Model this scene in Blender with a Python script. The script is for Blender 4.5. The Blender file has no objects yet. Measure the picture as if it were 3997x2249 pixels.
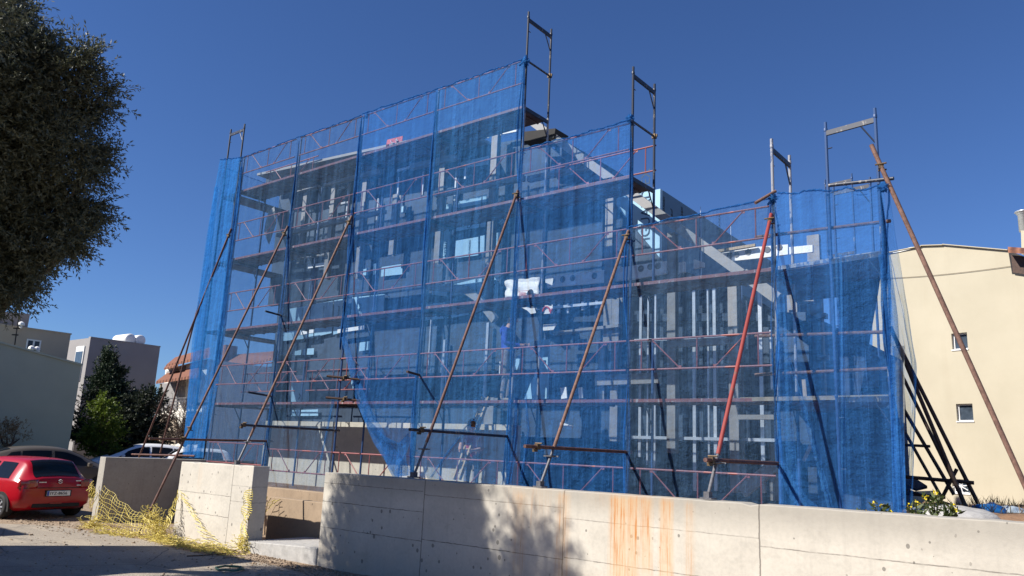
import bpy, math, random
from mathutils import Vector, Matrix, noise
random.seed(7)
SC = bpy.context.scene
COL = SC.collection
# ------------------------------------------------------------------ camera
CAM = Vector((9.2425, -11.6186, 1.0352))
PITCH, ROLL, YAW, FOC, SW, SH = 0.2088, 0.0448, 0.6781, 3042.945, 3997.0, 2249.0
FW = Vector((-math.sin(YAW)*math.cos(PITCH), math.cos(YAW)*math.cos(PITCH), math.sin(PITCH)))
_r = Vector((math.cos(YAW), math.sin(YAW), 0)); _u = _r.cross(FW)
RT = _r*math.cos(ROLL)+_u*math.sin(ROLL); UP = -_r*math.sin(ROLL)+_u*math.cos(ROLL)
cd = bpy.data.cameras.new('camera'); cam = bpy.data.objects.new('camera', cd); COL.objects.link(cam)
cd.sensor_width = 36; cd.lens = FOC/SW*36; cd.clip_start = .1; cd.clip_end = 3000
m = Matrix(((RT.x, UP.x, -FW.x), (RT.y, UP.y, -FW.y), (RT.z, UP.z, -FW.z))).to_4x4(); m.translation = CAM
cam.matrix_world = m; SC.camera = cam
K = SW/2576.0
def ray(X, Y): return FW + RT*((X*K-SW/2)/FOC) + UP*((SH/2-Y*K)/FOC)
def ony(X, Y, y): d = ray(X, Y); return CAM + d*((y-CAM.y)/d.y)
def onx(X, Y, x): d = ray(X, Y); return CAM + d*((x-CAM.x)/d.x)
def onz(X, Y, z): d = ray(X, Y); return CAM + d*((z-CAM.z)/d.z)
def onp(X, Y, p, n): d = ray(X, Y); return CAM + d*((p-CAM).dot(n)/d.dot(n))
def ond(X, Y, dist): d = ray(X, Y); return CAM + d.normalized()*dist
# ------------------------------------------------------------------ sky and sun
SUN = Vector((-.6, -1.0, 1.0)).normalized()
w = bpy.data.worlds.new('World'); SC.world = w; w.use_nodes = True
nt = w.node_tree; bg = nt.nodes['Background']
sky = nt.nodes.new('ShaderNodeTexSky'); sky.sky_type = 'NISHITA'; sky.sun_disc = False
sky.sun_elevation = math.asin(SUN.z); sky.sun_rotation = math.atan2(SUN.x, SUN.y)
sky.altitude = 200; sky.air_density = 1.0; sky.dust_density = .0; sky.ozone_density = 4.0
hs = nt.nodes.new('ShaderNodeHueSaturation'); hs.inputs['Saturation'].default_value = 1.0; mu = nt.nodes.new('ShaderNodeMix'); mu.data_type = 'RGBA'; mu.blend_type = 'MULTIPLY'; mu.inputs[0].default_value = 1; mu.inputs[7].default_value = (.63, .83, 1.20, 1); nt.links.new(sky.outputs[0], hs.inputs['Color']); nt.links.new(hs.outputs[0], mu.inputs[6]); nt.links.new(mu.outputs[2], bg.inputs[0]); bg.inputs[1].default_value = .056
sl = bpy.data.lights.new('sun', 'SUN'); sl.energy = 5.0; sl.angle = math.radians(.55); sl.color = (1, .945, .87)
so = bpy.data.objects.new('sun', sl); COL.objects.link(so); so.rotation_euler = (-SUN).to_track_quat('-Z', 'Y').to_euler(); so.location = (-20, -30, 40)
SC.view_settings.view_transform = 'Standard'; SC.view_settings.look = 'None'; SC.view_settings.exposure = .74; SC.view_settings.gamma = 1
SC.render.engine = 'CYCLES'; SC.cycles.transparent_max_bounces = 40; SC.cycles.max_bounces = 8
# ------------------------------------------------------------------ node helpers
class NB:
    def __init__(s, name):
        s.m = bpy.data.materials.new(name); s.m.use_nodes = True; s.t = s.m.node_tree; s.n = s.t.nodes; s.n.clear()
        s.out = s.n.new('ShaderNodeOutputMaterial'); s.geo = s.n.new('ShaderNodeTexCoord')
    def link(s, a, b): s.t.links.new(a, b)
    def set(s, sock, v):
        if v is None: return
        if hasattr(v, 'is_output'): s.link(v, sock)
        elif isinstance(v, (tuple, list)) and len(v) == 3 and sock.type == 'RGBA': sock.default_value = (*v, 1)
        else: sock.default_value = v
    def math(s, op, a, b=None, c=None, clamp=False):
        n = s.n.new('ShaderNodeMath'); n.operation = op; n.use_clamp = clamp
        s.set(n.inputs[0], a); s.set(n.inputs[1], b); s.set(n.inputs[2], c); return n.outputs[0]
    def pos(s, scale=(1, 1, 1), loc=(0, 0, 0), coord='Object'):
        n = s.n.new('ShaderNodeMapping'); n.inputs['Scale'].default_value = scale; n.inputs['Location'].default_value = loc
        s.link(s.geo.outputs[coord], n.inputs[0]); return n.outputs[0]
    def xyz(s, coord='Object'):
        n = s.n.new('ShaderNodeSeparateXYZ'); s.link(s.geo.outputs[coord], n.inputs[0]); return n.outputs
    def noise(s, v, scale, detail=4, rough=.6):
        n = s.n.new('ShaderNodeTexNoise'); s.link(v, n.inputs['Vector']); n.inputs['Scale'].default_value = scale
        n.inputs['Detail'].default_value = detail; n.inputs['Roughness'].default_value = rough; return n.outputs[0]
    def voro(s, v, scale):
        n = s.n.new('ShaderNodeTexVoronoi'); s.link(v, n.inputs['Vector']); n.inputs['Scale'].default_value = scale; return n.outputs[0]
    def ramp(s, f, a, b, ca=0.0, cb=1.0):
        n = s.n.new('ShaderNodeMapRange'); s.set(n.inputs[0], f); n.inputs[1].default_value = a; n.inputs[2].default_value = b
        n.inputs[3].default_value = ca; n.inputs[4].default_value = cb; return n.outputs[0]
    def mix(s, f, a, b, mode='MIX'):
        n = s.n.new('ShaderNodeMix'); n.data_type = 'RGBA'; n.blend_type = mode
        s.set(n.inputs[0], f); s.set(n.inputs[6], a); s.set(n.inputs[7], b); return n.outputs[2]
    def bump(s, h, strength=.3, dist=.02):
        n = s.n.new('ShaderNodeBump'); s.link(h, n.inputs['Height']); n.inputs['Strength'].default_value = strength
        n.inputs['Distance'].default_value = dist; return n.outputs[0]
    def bsdf(s, col, rough=.7, metal=0.0, normal=None, coat=0.0, spec=None):
        p = s.n.new('ShaderNodeBsdfPrincipled'); s.set(p.inputs['Base Color'], col); s.set(p.inputs['Roughness'], rough)
        p.inputs['Metallic'].default_value = metal; p.inputs['Coat Weight'].default_value = coat
        if coat: p.inputs['Coat Roughness'].default_value = .06
        if spec is not None: p.inputs['Specular IOR Level'].default_value = spec
        if normal is not None: s.link(normal, p.inputs['Normal'])
        s.link(p.outputs[0], s.out.inputs[0]); return p
def basic(name, col, rough=.7, metal=0.0, var=.25, scale=6, coat=0.0, bump=0.0, bscale=30, stretch=(1, 1, 1), spec=None):
    b = NB(name); v = b.pos(stretch); f = b.noise(v, scale)
    lo = tuple(c*(1-var) for c in col); hi = tuple(min(1, c*(1+var)) for c in col)
    c = b.mix(b.ramp(f, .3, .7), lo, hi); nrm = None
    if bump: nrm = b.bump(b.noise(v, bscale), bump)
    b.bsdf(c, rough, metal, nrm, coat, spec); return b.m
def band(b, v, c, w): return b.math('COMPARE', v, c, w)
def concrete(name, base, joints=(), seams=(), pits=1.0, streak=.35, rust=(), warm=0.0, holes=True, topdark=None):
    """fair-faced concrete in wall coordinates (x along, z up); joints = (x0,x1,z) lines, seams = (x,z0,z1) lines"""
    b = NB(name); X, Y, Z = b.xyz(); U = b.math('ADD', X, b.math('MULTIPLY', Y, .73)); P = b.pos()
    f = b.noise(P, 1.3, 6, .62); g = b.noise(b.pos((7, 7, .5)), 1.4, 4); h = b.noise(P, 22, 3)
    c = b.mix(b.ramp(f, .28, .72), tuple(k*.86 for k in base), tuple(k*1.12 for k in base))
    c = b.mix(b.math('MULTIPLY', b.ramp(g, .55, .80), streak*.75), c, tuple(k*.55 for k in base))
    mo = b.noise(b.pos((1, 1, 1.3), (5, 5, 5)), 4.5, 6, .72); c = b.mix(b.math('MULTIPLY', b.ramp(mo, .52, .72), .42), c, tuple(k*.62 for k in base)); c = b.mix(b.math('MULTIPLY', b.ramp(h, .4, .75), .25), c, tuple(k*.62 for k in base))
    if warm: c = b.mix(b.math('MULTIPLY', b.ramp(Z, -.35, -1.0), b.math('MULTIPLY', b.ramp(f, .35, .6), warm)), c, (.42, .27, .13))
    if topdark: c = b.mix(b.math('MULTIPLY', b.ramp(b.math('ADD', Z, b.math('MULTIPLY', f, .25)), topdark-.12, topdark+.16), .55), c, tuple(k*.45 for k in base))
    hgt = f
    if pits:
        d = b.voro(b.pos((1, 1, .8)), 7.5); sz = b.noise(b.pos((1, 1, 1), (3, 1, 5)), 2.2, 2)
        pit = b.math('MULTIPLY', b.math('LESS_THAN', d, b.ramp(sz, .42, .72, .0, .24*pits)), .8)
        c = b.mix(pit, c, tuple(k*.3 for k in base))
        d2 = b.voro(b.pos((1.3, 1.3, .8), (2, 7, 1)), 4.2)
        c = b.mix(b.math('MULTIPLY', b.math('LESS_THAN', b.math('ADD', d2, b.math('MULTIPLY', b.noise(P, 40, 2), .14)), .135), .6), c, tuple(k*.4 for k in base))
    for (x0, x1, z, s) in joints:
        zz = b.math('SUBTRACT', Z, b.math('MULTIPLY', b.math('SUBTRACT', b.noise(b.pos((3, 3, 0)), 2, 3), .5), .022))
        k = b.math('MULTIPLY', band(b, zz, z, .0065), band(b, X, (x0+x1)/2, (x1-x0)/2)); c = b.mix(b.math('MULTIPLY', k, b.math('MULTIPLY', b.ramp(b.noise(b.pos((3, 3, 3), (1, 0, 8)), 3, 3), .3, .6, .25, .8), s)), c, (.07, .06, .05))
    for (x, z0, z1) in seams:
        xx = b.math('SUBTRACT', X, b.math('MULTIPLY', b.math('SUBTRACT', b.noise(b.pos((0, 0, 3)), 2, 3), .5), .03))
        k = b.math('MULTIPLY', band(b, xx, x, .009), band(b, Z, (z0+z1)/2, (z1-z0)/2)); c = b.mix(b.math('MULTIPLY', k, .7), c, (.07, .06, .05))
    for (x, wd, z0, z1, s) in rust:
        n1 = b.noise(b.pos((34, 0, .9), (x*3, 0, 0)), 1.0, 5, .75); m1 = b.math('MULTIPLY', b.ramp(n1, .47, .60), b.ramp(b.noise(b.pos((9, 0, 2.2)), 1.0, 4), .30, .62))
        fall = b.math('MULTIPLY', b.ramp(Z, z0, z0+.25), b.ramp(Z, z1+.03, z1-.05))
        edge = b.ramp(b.math('ABSOLUTE', b.math('SUBTRACT', X, x)), wd, wd*.35)
        halo = b.math('MULTIPLY', b.math('MULTIPLY', edge, fall), .5*s)
        c = b.mix(halo, c, (.56, .36, .17))
        c = b.mix(b.math('MULTIPLY', b.math('MULTIPLY', edge, fall), b.math('MULTIPLY', m1, 1.25*s), clamp=True), c, (.42, .165, .035))
    b.bsdf(c, .88, normal=b.bump(b.noise(P, 60, 3), .25, .006)); return b.m
def netmat(name, col, lo, hi, tint=(.93, .96, 1), fold=.2):
    b = NB(name); v = b.pos((5.0, 5.0, .22)); f = b.noise(v, 1.7, 5, .65); g = b.noise(b.pos((.5, .5, .35)), 1.1, 3); s = b.noise(b.pos((1, 1, 1)), 55, 2)
    fac = b.ramp(b.math('ADD', b.math('MULTIPLY', f, .65), b.math('MULTIPLY', g, .35)), .34, .66, lo, hi)
    fac = b.math('ADD', fac, b.ramp(s, .3, .7, -.09, .09)); fac = b.math('ADD', fac, b.ramp(b.noise(b.pos((3, 3, 30)), 1.3, 3, .6), .35, .65, -.018, .018))
    hole = b.math('LESS_THAN', b.voro(b.pos((1, 1, .8)), 5.2), .035)
    fac = b.math('MULTIPLY', fac, b.math('SUBTRACT', 1, b.math('MULTIPLY', hole, .8)))
    c = b.mix(b.ramp(f, .3, .72), tuple(k*(1-fold) for k in col), tuple(k*(1+fold) for k in col))
    st = b.noise(b.pos((26, 26, .5), (4, 2, 7)), 1.0, 3, .6); c = b.mix(b.ramp(st, .62, .75, 0, .4), c, tuple(min(1, k*1.5+.05) for k in col)); fac = b.math('ADD', fac, b.ramp(st, .60, .75, 0, .10))
    dg = b.noise(b.pos((1.6, 1.6, 4.5), (9, 1, 3)), 1.1, 4, .6); c = b.mix(b.ramp(dg, .5, .72, 0, .14), c, tuple(k*.55 for k in col))
    d = b.n.new('ShaderNodeBsdfDiffuse'); b.link(c, d.inputs[0]); tl = b.n.new('ShaderNodeBsdfTranslucent'); b.link(c, tl.inputs[0])
    nrm = b.bump(b.math('ADD', f, b.math('MULTIPLY', b.noise(b.pos((2.5, 2.5, 3.5), (7, 7, 7)), 1.6, 5, .65), 1.2)), .8, .07); b.link(nrm, d.inputs['Normal'])
    ad = b.n.new('ShaderNodeMixShader'); ad.inputs[0].default_value = .3; b.link(d.outputs[0], ad.inputs[1]); b.link(tl.outputs[0], ad.inputs[2])
    tr = b.n.new('ShaderNodeBsdfTransparent'); tr.inputs[0].default_value = (*tint, 1)
    mx = b.n.new('ShaderNodeMixShader'); b.link(fac, mx.inputs[0]); b.link(tr.outputs[0], mx.inputs[1]); b.link(ad.outputs[0], mx.inputs[2])
    b.link(mx.outputs[0], b.out.inputs[0]); return b.m
def chipped(name, paint, metal, amt=.5, scale=9, rough=.5):
    b = NB(name); P = b.pos((1, 1, .45)); f = b.noise(P, scale, 5, .7); g = b.noise(P, 2.2, 3)
    k = b.ramp(b.math('ADD', f, b.math('MULTIPLY', g, .4)), .90-amt*.2, .93-amt*.2)
    b.bsdf(b.mix(k, b.mix(g, tuple(x*.7 for x in paint), tuple(x*1.25 for x in paint)), metal), rough); return b.m
def leafmat(name, a, bb, trans=.3, rough=.55):
    b = NB(name); oi = b.n.new('ShaderNodeNewGeometry'); f = b.ramp(oi.outputs['Random Per Island'], 0, 1); g = b.noise(b.pos(), 1.6, 3)
    c = b.mix(b.math('MULTIPLY', b.math('ADD', f, g), .5), a, bb)
    p = b.bsdf(c, rough); tl = b.n.new('ShaderNodeBsdfTranslucent'); b.link(c, tl.inputs[0])
    mx = b.n.new('ShaderNodeMixShader'); mx.inputs[0].default_value = trans; b.link(p.outputs[0], mx.inputs[1]); b.link(tl.outputs[0], mx.inputs[2])
    b.link(mx.outputs[0], b.out.inputs[0]); return b.m
def corrug(name, col, dark, axis, freq, rough=.8):
    b = NB(name); v = b.xyz()[axis]; s = b.math('SINE', b.math('MULTIPLY', v, freq)); f = b.noise(b.pos(), 9, 3)
    c = b.mix(b.ramp(s, -1, 1), dark, col); c = b.mix(b.math('MULTIPLY', f, .35), c, tuple(k*.5 for k in col)); b.bsdf(c, rough, normal=b.bump(s, .6, .04)); return b.m
M = {}
# ------------------------------------------------------------------ geometry helpers
class MB:
    def __init__(s): s.v = []; s.f = []; s.mi = []; s.cur = 0
    def add(s, vs, fs):
        o = len(s.v); s.v += [Vector(p) for p in vs]; s.f += [tuple(i+o for i in f) for f in fs]; s.mi += [s.cur]*len(fs); return s
    def box(s, c, d, rz=0.0, ry=0.0, rx=0.0):
        R = Matrix.Rotation(rz, 3, 'Z') @ Matrix.Rotation(ry, 3, 'Y') @ Matrix.Rotation(rx, 3, 'X'); c = Vector(c)
        p = [c + R @ Vector((x*d[0]/2, y*d[1]/2, z*d[2]/2)) for x in (-1, 1) for y in (-1, 1) for z in (-1, 1)]
        return s.add(p, [(0, 1, 3, 2), (4, 6, 7, 5), (0, 4, 5, 1), (2, 3, 7, 6), (0, 2, 6, 4), (1, 5, 7, 3)])
    def span(s, a, b):
        return s.box([(a[i]+b[i])/2 for i in range(3)], [abs(b[i]-a[i]) for i in range(3)])
    def bar(s, p, q, wx, wy, up=(0, 0, 1)):
        p = Vector(p); q = Vector(q); d = (q-p).normalized(); u = Vector(up)
        if abs(d.dot(u)) > .98: u = Vector((0, 1, 0))
        a = d.cross(u).normalized(); c = a.cross(d).normalized(); a *= wx/2; c *= wy/2
        return s.add([p-a-c, p+a-c, p+a+c, p-a+c, q-a-c, q+a-c, q+a+c, q-a+c], [(0, 3, 2, 1), (4, 5, 6, 7), (0, 1, 5, 4), (1, 2, 6, 5), (2, 3, 7, 6), (3, 0, 4, 7)])
    def path(s, pts, r, n=8, cap=True):
        pts = [Vector(p) for p in pts]; rs = r if isinstance(r, (list, tuple)) else [r]*len(pts); vs = []; ref = None
        for i, p in enumerate(pts):
            d = (pts[min(i+1, len(pts)-1)] - pts[max(i-1, 0)]); d = d.normalized() if d.length > 1e-9 else Vector((0, 0, 1))
            if ref is None or abs(ref.dot(d)) > .97: ref = Vector((0, 0, 1)) if abs(d.z) < .9 else Vector((1, 0, 0))
            a = d.cross(ref).normalized(); ref = a.cross(d).normalized()
            vs += [p + (a*math.cos(k*2*math.pi/n) + ref*math.sin(k*2*math.pi/n))*rs[i] for k in range(n)]
        fs = [(i*n+k, i*n+(k+1) % n, (i+1)*n+(k+1) % n, (i+1)*n+k) for i in range(len(pts)-1) for k in range(n)]
        if cap: fs += [tuple(range(n-1, -1, -1)), tuple(range((len(pts)-1)*n, len(pts)*n))]
        return s.add(vs, fs)
    def tube(s, p, q, r, n=8): return s.path([p, q], r, n)
    def prism(s, poly, d):
        """polygon (3D points) extruded by vector d"""
        n = len(poly); d = Vector(d); a = [Vector(p) for p in poly]
        return s.add(a+[p+d for p in a], [tuple(range(n)), tuple(range(2*n-1, n-1, -1))]+[(i, i+n, (i+1) % n+n, (i+1) % n) for i in range(n)])
    def lathe(s, c, prof, n=16, axis='Z'):
        c = Vector(c); vs = []
        for (r, h) in prof:
            for k in range(n):
                a = 2*math.pi*k/n; p = (r*math.cos(a), r*math.sin(a), h)
                if axis == 'Y': p = (p[0], p[2], p[1])
                if axis == 'X': p = (p[2], p[0], p[1])
                vs.append(c+Vector(p))
        fs = [(i*n+k, i*n+(k+1) % n, (i+1)*n+(k+1) % n, (i+1)*n+k) for i in range(len(prof)-1) for k in range(n)]
        fs += [tuple(range(n-1, -1, -1)), tuple(range((len(prof)-1)*n, len(prof)*n))]
        return s.add(vs, fs)
    def grid(s, P, closed=False):
        nu = len(P); nv = len(P[0])
        return s.add([p for r in P for p in r], [(i*nv+j, (i+1)*nv+j, (i+1)*nv+j+1, i*nv+j+1) for i in range(nu-1) for j in range(nv-1)])
    def build(s, name, mat, parent=None, smooth=False, bevel=0.0, fixn=True):
        o0 = parent_origin(parent); me = bpy.data.meshes.new(name); me.from_pydata([v-o0 for v in s.v], [], s.f); me.update()
        mats = mat if isinstance(mat, (list, tuple)) else [mat]
        for mm in mats: me.materials.append(mm)
        if len(mats) > 1: me.polygons.foreach_set('material_index', s.mi)
        if smooth: me.polygons.foreach_set('use_smooth', [True]*len(me.polygons))
        o = bpy.data.objects.new(name, me); COL.objects.link(o)
        if parent: o.parent = parent
        if bevel:
            bv = o.modifiers.new('bevel', 'BEVEL'); bv.width = bevel; bv.segments = 2; bv.limit_method = 'ANGLE'
        return o
def fixn(me):
    import bmesh
    b_ = bmesh.new(); b_.from_mesh(me); bmesh.ops.recalc_face_normals(b_, faces=b_.faces); b_.to_mesh(me); b_.free()
def parent_origin(p):
    o = Vector((0, 0, 0))
    while p: o = o + p.location; p = p.parent
    return o
def tag(o, label=None, cat=None, group=None, kind=None):
    if label: o['label'] = label
    if cat: o['category'] = cat
    if group: o['group'] = group
    if kind: o['kind'] = kind
    return o
def thing(name, label, cat, loc=(0, 0, 0), group=None):
    o = bpy.data.objects.new(name, None); COL.objects.link(o); o.location = loc; o.empty_display_size = .2
    return tag(o, label, cat, group)
def dup(src, loc, label, rotz=None):
    r = src.copy(); COL.objects.link(r); r.location = loc; r['label'] = label
    if rotz is not None: r.rotation_euler = (0, 0, rotz)
    for ch in list(src.children):
        c = ch.copy(); COL.objects.link(c); c.parent = r
        for g in list(ch.children):
            d = g.copy(); COL.objects.link(d); d.parent = c
    return r
def lettering(txt, size, origin, xd, yd, mat, parent, depth=.004, name='lettering'):
    cu = bpy.data.curves.new('txt', 'FONT'); cu.body = txt; cu.size = size; cu.extrude = depth/2; cu.resolution_u = 3
    to = bpy.data.objects.new('txt', cu); COL.objects.link(to); bpy.context.view_layer.update()
    me = bpy.data.meshes.new_from_object(to.evaluated_get(bpy.context.evaluated_depsgraph_get()))
    bpy.data.objects.remove(to); me.name = name; xd = Vector(xd).normalized(); yd = Vector(yd).normalized(); zd = xd.cross(yd)
    R = Matrix((xd, yd, zd)).transposed(); o0 = Vector(origin) - parent_origin(parent)
    for v in me.vertices: v.co = o0 + R @ v.co
    me.materials.clear(); me.materials.append(mat); o = bpy.data.objects.new(name, me); COL.objects.link(o); o.parent = parent; return o
def nz(p, s=1.0, o=0.0): return noise.noise(Vector((p[0]*s+o, p[1]*s+o*1.7, p[2]*s-o)))
ORD = ['first', 'second', 'third', 'fourth', 'fifth', 'sixth', 'seventh', 'eighth']
# ------------------------------------------------------------------ materials
WY = -2.6
def WJ(*rows):
    out = []
    for (xa, ya, xb, yb, s) in rows:
        a = ony(xa, ya, WY); c = ony(xb, yb, WY); out.append((a.x, c.x, (a.z+c.z)/2, s))
    return out
jo = WJ((810, 1216, 1065, 1234, .8), (806, 1260, 1063, 1288, 1), (803, 1326, 1060, 1360, 1), (1067, 1246, 1417, 1276, .7), (1060, 1358, 1417, 1406, 1),
        (1419, 1306, 1910, 1352, .6), (1419, 1404, 1910, 1470, .9), (1913, 1377, 2640, 1452, .8))
wx = lambda x, y: ony(x, y, WY).x
se = [(wx(1065, 1290), -1.2, .7), (wx(1417, 1330), -1.2, .7), (wx(1911, 1370), -1.2, .7)]
rust = [(wx(1305, 1330), .16, -.75, .5, .32), (wx(1415, 1350), .15, -.9, .55, .5), (wx(1330, 1300), .5, -.1, .6, .2), (wx(1560, 1330), .2, -.95, .56, 1.0), (wx(1595, 1330), .1, -.95, .57, .9), (wx(1625, 1330), .12, -.5, .57, .8), (wx(1672, 1330), .1, -.85, .57, .85), (wx(1688, 1330), .05, -.6, .57, .6), (wx(1735, 1340), .09, -.7, .56, .35), (wx(1575, 1290), .75, .3, .6, .22)]
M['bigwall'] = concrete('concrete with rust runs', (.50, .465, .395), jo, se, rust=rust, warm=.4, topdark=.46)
pj = WJ((441, 1288, 617, 1310, 1), (437, 1350, 612, 1390, 0), (446, 1237, 620, 1260, 0))
M['pillar'] = concrete('concrete gate wall', (.52, .485, .42), WJ((445, 1233, 580, 1250, .9), (440, 1283, 575, 1302, .9), (580, 1222, 650, 1226, .6), (578, 1262, 648, 1266, .7)), [(wx(577, 1280), -.97, .6)], rust=[(wx(498, 1240), .12, -.1, .6, .12)], warm=.12)
M['concrete'] = concrete('grey concrete', (.36, .34, .3), pits=.8, streak=.5)
M['concrete_dark'] = concrete('weathered concrete', (.31, .23, .155), pits=.6, streak=.75, warm=.2)
M['slab'] = basic('pale slab concrete', (.36, .35, .33), .9, var=.18, scale=9, bump=.4, bscale=70)
M['plinth'] = concrete('board marked concrete', (.5, .46, .38), pits=.5, streak=.6)
M['bluepost'] = chipped('chipped blue paint', (.025, .07, .19), (.30, .31, .31), .25, 12)
M['darkpost'] = chipped('dark blue paint', (.010, .018, .04), (.16, .15, .14), .55, 12)
M['whitepost'] = chipped('paint splashed steel', (.28, .29, .32), (.06, .10, .2), .85, 10)
M['rail'] = chipped('faded red paint', (.225, .065, .068), (.22, .16, .15), .3, 14, .55)
M['redpole'] = chipped('worn red paint', (.24, .036, .028), (.13, .07, .05), .4, 14, .45)
M['rust'] = basic('rusty tube', (.105, .05, .040), .7, .1, .45, 16, bump=.2, bscale=60, stretch=(1, 1, .4))
M['rustpale'] = basic('pale rusty tube', (.155, .085, .062), .75, .1, .4, 18, bump=.2, bscale=60)
M['rustdark'] = basic('dark oxidised tube', (.055, .028, .018), .6, .2, .45, 16)
M['deckmetal'] = basic('stained deck underside', (.10, .075, .085), .75, .2, .4, 5)
M['deckedge'] = chipped('red deck edge', (.17, .065, .068), (.28, .24, .24), .6, 10)
M['coupler'] = basic('oxidised coupler', (.11, .075, .04), .6, .5, .4, 30)
M['jack'] = basic('grey cast jack', (.12, .12, .13), .55, .4, .3, 20)
M['net'] = netmat('blue debris netting', (.062, .235, .56), .21, .39, (.90, .96, 1))
M['net2'] = netmat('deep blue debris netting', (.048, .200, .54), .22, .40, (.88, .95, 1))
M['netgrey'] = netmat('dusty grey blue netting', (.095, .19, .34), .18, .33, (.88, .94, 1))
M['netfold'] = netmat('folded blue netting', (.030, .135, .37), .42, .72, (.75, .88, 1), .5)
M['netdense'] = netmat('doubled blue netting', (.032, .185, .50), .46, .68, (.82, .93, 1), .25)
M['netedge'] = netmat('gathered dark netting', (.014, .06, .19), .8, .96, (.6, .8, 1), .6)
M['wood'] = basic('raw timber', (.34, .27, .18), .8, var=.3, scale=14, stretch=(3, 3, .6))
M['greysteel'] = basic('grey primed steel', (.22, .215, .21), .6, .1, .15, 6)
M['stud'] = basic('galvanised stud', (.62, .66, .70), .35, .6, .15, 8)
M['shadeboard'] = basic('shade toned sheathing', (.040, .065, .105), .85, var=.3, scale=2.2)  # light blue boards in shade, the shade put into the colour
M['blueboard'] = basic('light blue gypsum board', (.32, .52, .66), .8, var=.06, scale=3)
M['ink'] = basic('printed ink', (.03, .07, .13), .8)
M['redink'] = basic('red print', (.55, .05, .05), .7)
M['eps'] = basic('white insulation board', (.78, .78, .76), .85, var=.05, scale=5)
M['dab'] = basic('grey adhesive dab', (.16, .16, .16), .9)
M['whitesheet'] = basic('white plastic sheet', (.72, .71, .68), .6, var=.1, scale=6, bump=.5, bscale=8)
M['tarp'] = basic('dark blue tarpaulin', (.02, .045, .10), .7, var=.4, scale=3, bump=.6, bscale=5)
M['roofgrey'] = basic('grey roof trim', (.23, .235, .24), .6, var=.1)
M['black'] = basic('black rubber', (.012, .012, .013), .8, var=.2)
M['glass'] = basic('dark car glass', (.008, .010, .013), .12, var=.1, spec=.22)
M['winglass'] = basic('window glass', (.045, .06, .08), .08, var=.3, coat=.4)
M['white'] = basic('white paint', (.74, .74, .72), .5, var=.05)
M['soil'] = basic('brown soil', (.21, .12, .065), .95, var=.4, scale=5, bump=1.0, bscale=18)
M['brick'] = basic('orange brick', (.42, .15, .07), .9, var=.3, scale=12)
M['yellow'] = basic('yellow plastic mesh', (.58, .47, .10), .55, var=.2, scale=8)
M['green'] = basic('green hose', (.03, .10, .07), .5)
M['skin'] = basic('skin', (.46, .26, .18), .55, var=.1)
M['bark'] = basic('olive bark', (.10, .085, .065), .95, var=.4, scale=9, bump=.8, bscale=25)
M['twig'] = basic('bare twig', (.085, .06, .045), .95)
M['olive'] = leafmat('olive leaves', (.028, .038, .020), (.165, .175, .110), .25)
M['conifer'] = leafmat('dark conifer foliage', (.008, .020, .009), (.035, .060, .024), .15, .7)
M['limeleaf'] = leafmat('bright green leaves', (.055, .10, .010), (.16, .21, .025), .35)
M['darkleaf'] = leafmat('dark shrub leaves', (.010, .018, .010), (.050, .062, .035), .2)
M['dryleaf'] = leafmat('dry straw leaves', (.16, .10, .04), (.30, .21, .10), .2, .8)
M['weed'] = leafmat('weed leaves', (.035, .06, .015), (.10, .125, .03), .25)
M['flower'] = basic('yellow petals', (.75, .58, .02), .6)
M['tile'] = corrug('terracotta tiles', (.30, .125, .07), (.11, .04, .025), 0, 22)
M['tiledark'] = corrug('dark roof tiles', (.05, .06, .085), (.02, .02, .03), 0, 20)
def render_wall(name, col, v=.06, sc=.8): return basic(name, col, .9, var=v, scale=sc, bump=.15, bscale=40)
b = NB('cream render'); P = b.pos(); cf = b.noise(P, .45, 5, .6); cg = b.noise(b.pos((1.2, 1.2, .12)), 1.0, 4); c = b.mix(b.ramp(cf, .3, .7), (.40, .36, .265), (.46, .415, .31)); c = b.mix(b.ramp(cg, .55, .8, 0, .3), c, (.33, .275, .19)); b.bsdf(c, .9, normal=b.bump(b.noise(P, 40, 3), .15)); M['cream'] = b.m; M['greenwall'] = render_wall('green grey render', (.40, .45, .35))
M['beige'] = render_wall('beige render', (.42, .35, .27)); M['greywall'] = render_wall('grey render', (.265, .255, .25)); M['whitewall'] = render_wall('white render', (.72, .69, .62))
M['mauve'] = render_wall('mauve render', (.32, .27, .245))
# ground
b = NB('dusty ground'); P = b.pos(); f = b.noise(P, .7, 6, .65); g = b.noise(P, 14, 4, .7); v = b.voro(P, 28)
c = b.mix(b.ramp(f, .35, .65), (.30, .205, .125), (.37, .30, .22)); c = b.mix(b.ramp(g, .35, .7), c, (.20, .14, .09)); c = b.mix(b.math('MULTIPLY', b.ramp(v, .25, .05), .5), c, (.45, .40, .33))
b.bsdf(c, .95, normal=b.bump(b.math('ADD', g, b.math('MULTIPLY', v, .7)), .8, .03)); M['dirt'] = b.m
b = NB('worn grey asphalt'); P = b.pos(); f = b.noise(P, .55, 5, .6); g = b.noise(P, 45, 3, .8); v = b.voro(P, 42)
c = b.mix(b.ramp(f, .35, .68), (.34, .29, .225), (.42, .365, .29)); c = b.mix(b.ramp(g, .38, .68), c, (.20, .17, .135)); c = b.mix(b.math('MULTIPLY', b.ramp(v, .22, .08), .55), c, (.46, .42, .36))
pa_ = b.noise(b.pos((1, 1.6, 1), (3, 8, 0)), .9, 4, .7); c = b.mix(b.ramp(pa_, .53, .60, 0, .35), c, (.20, .175, .14)); sd_ = b.noise(b.pos((.5, 2.4, 1), (1, 4, 0)), .8, 3); c = b.mix(b.ramp(sd_, .56, .66, 0, .4), c, (.44, .37, .27))
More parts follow.
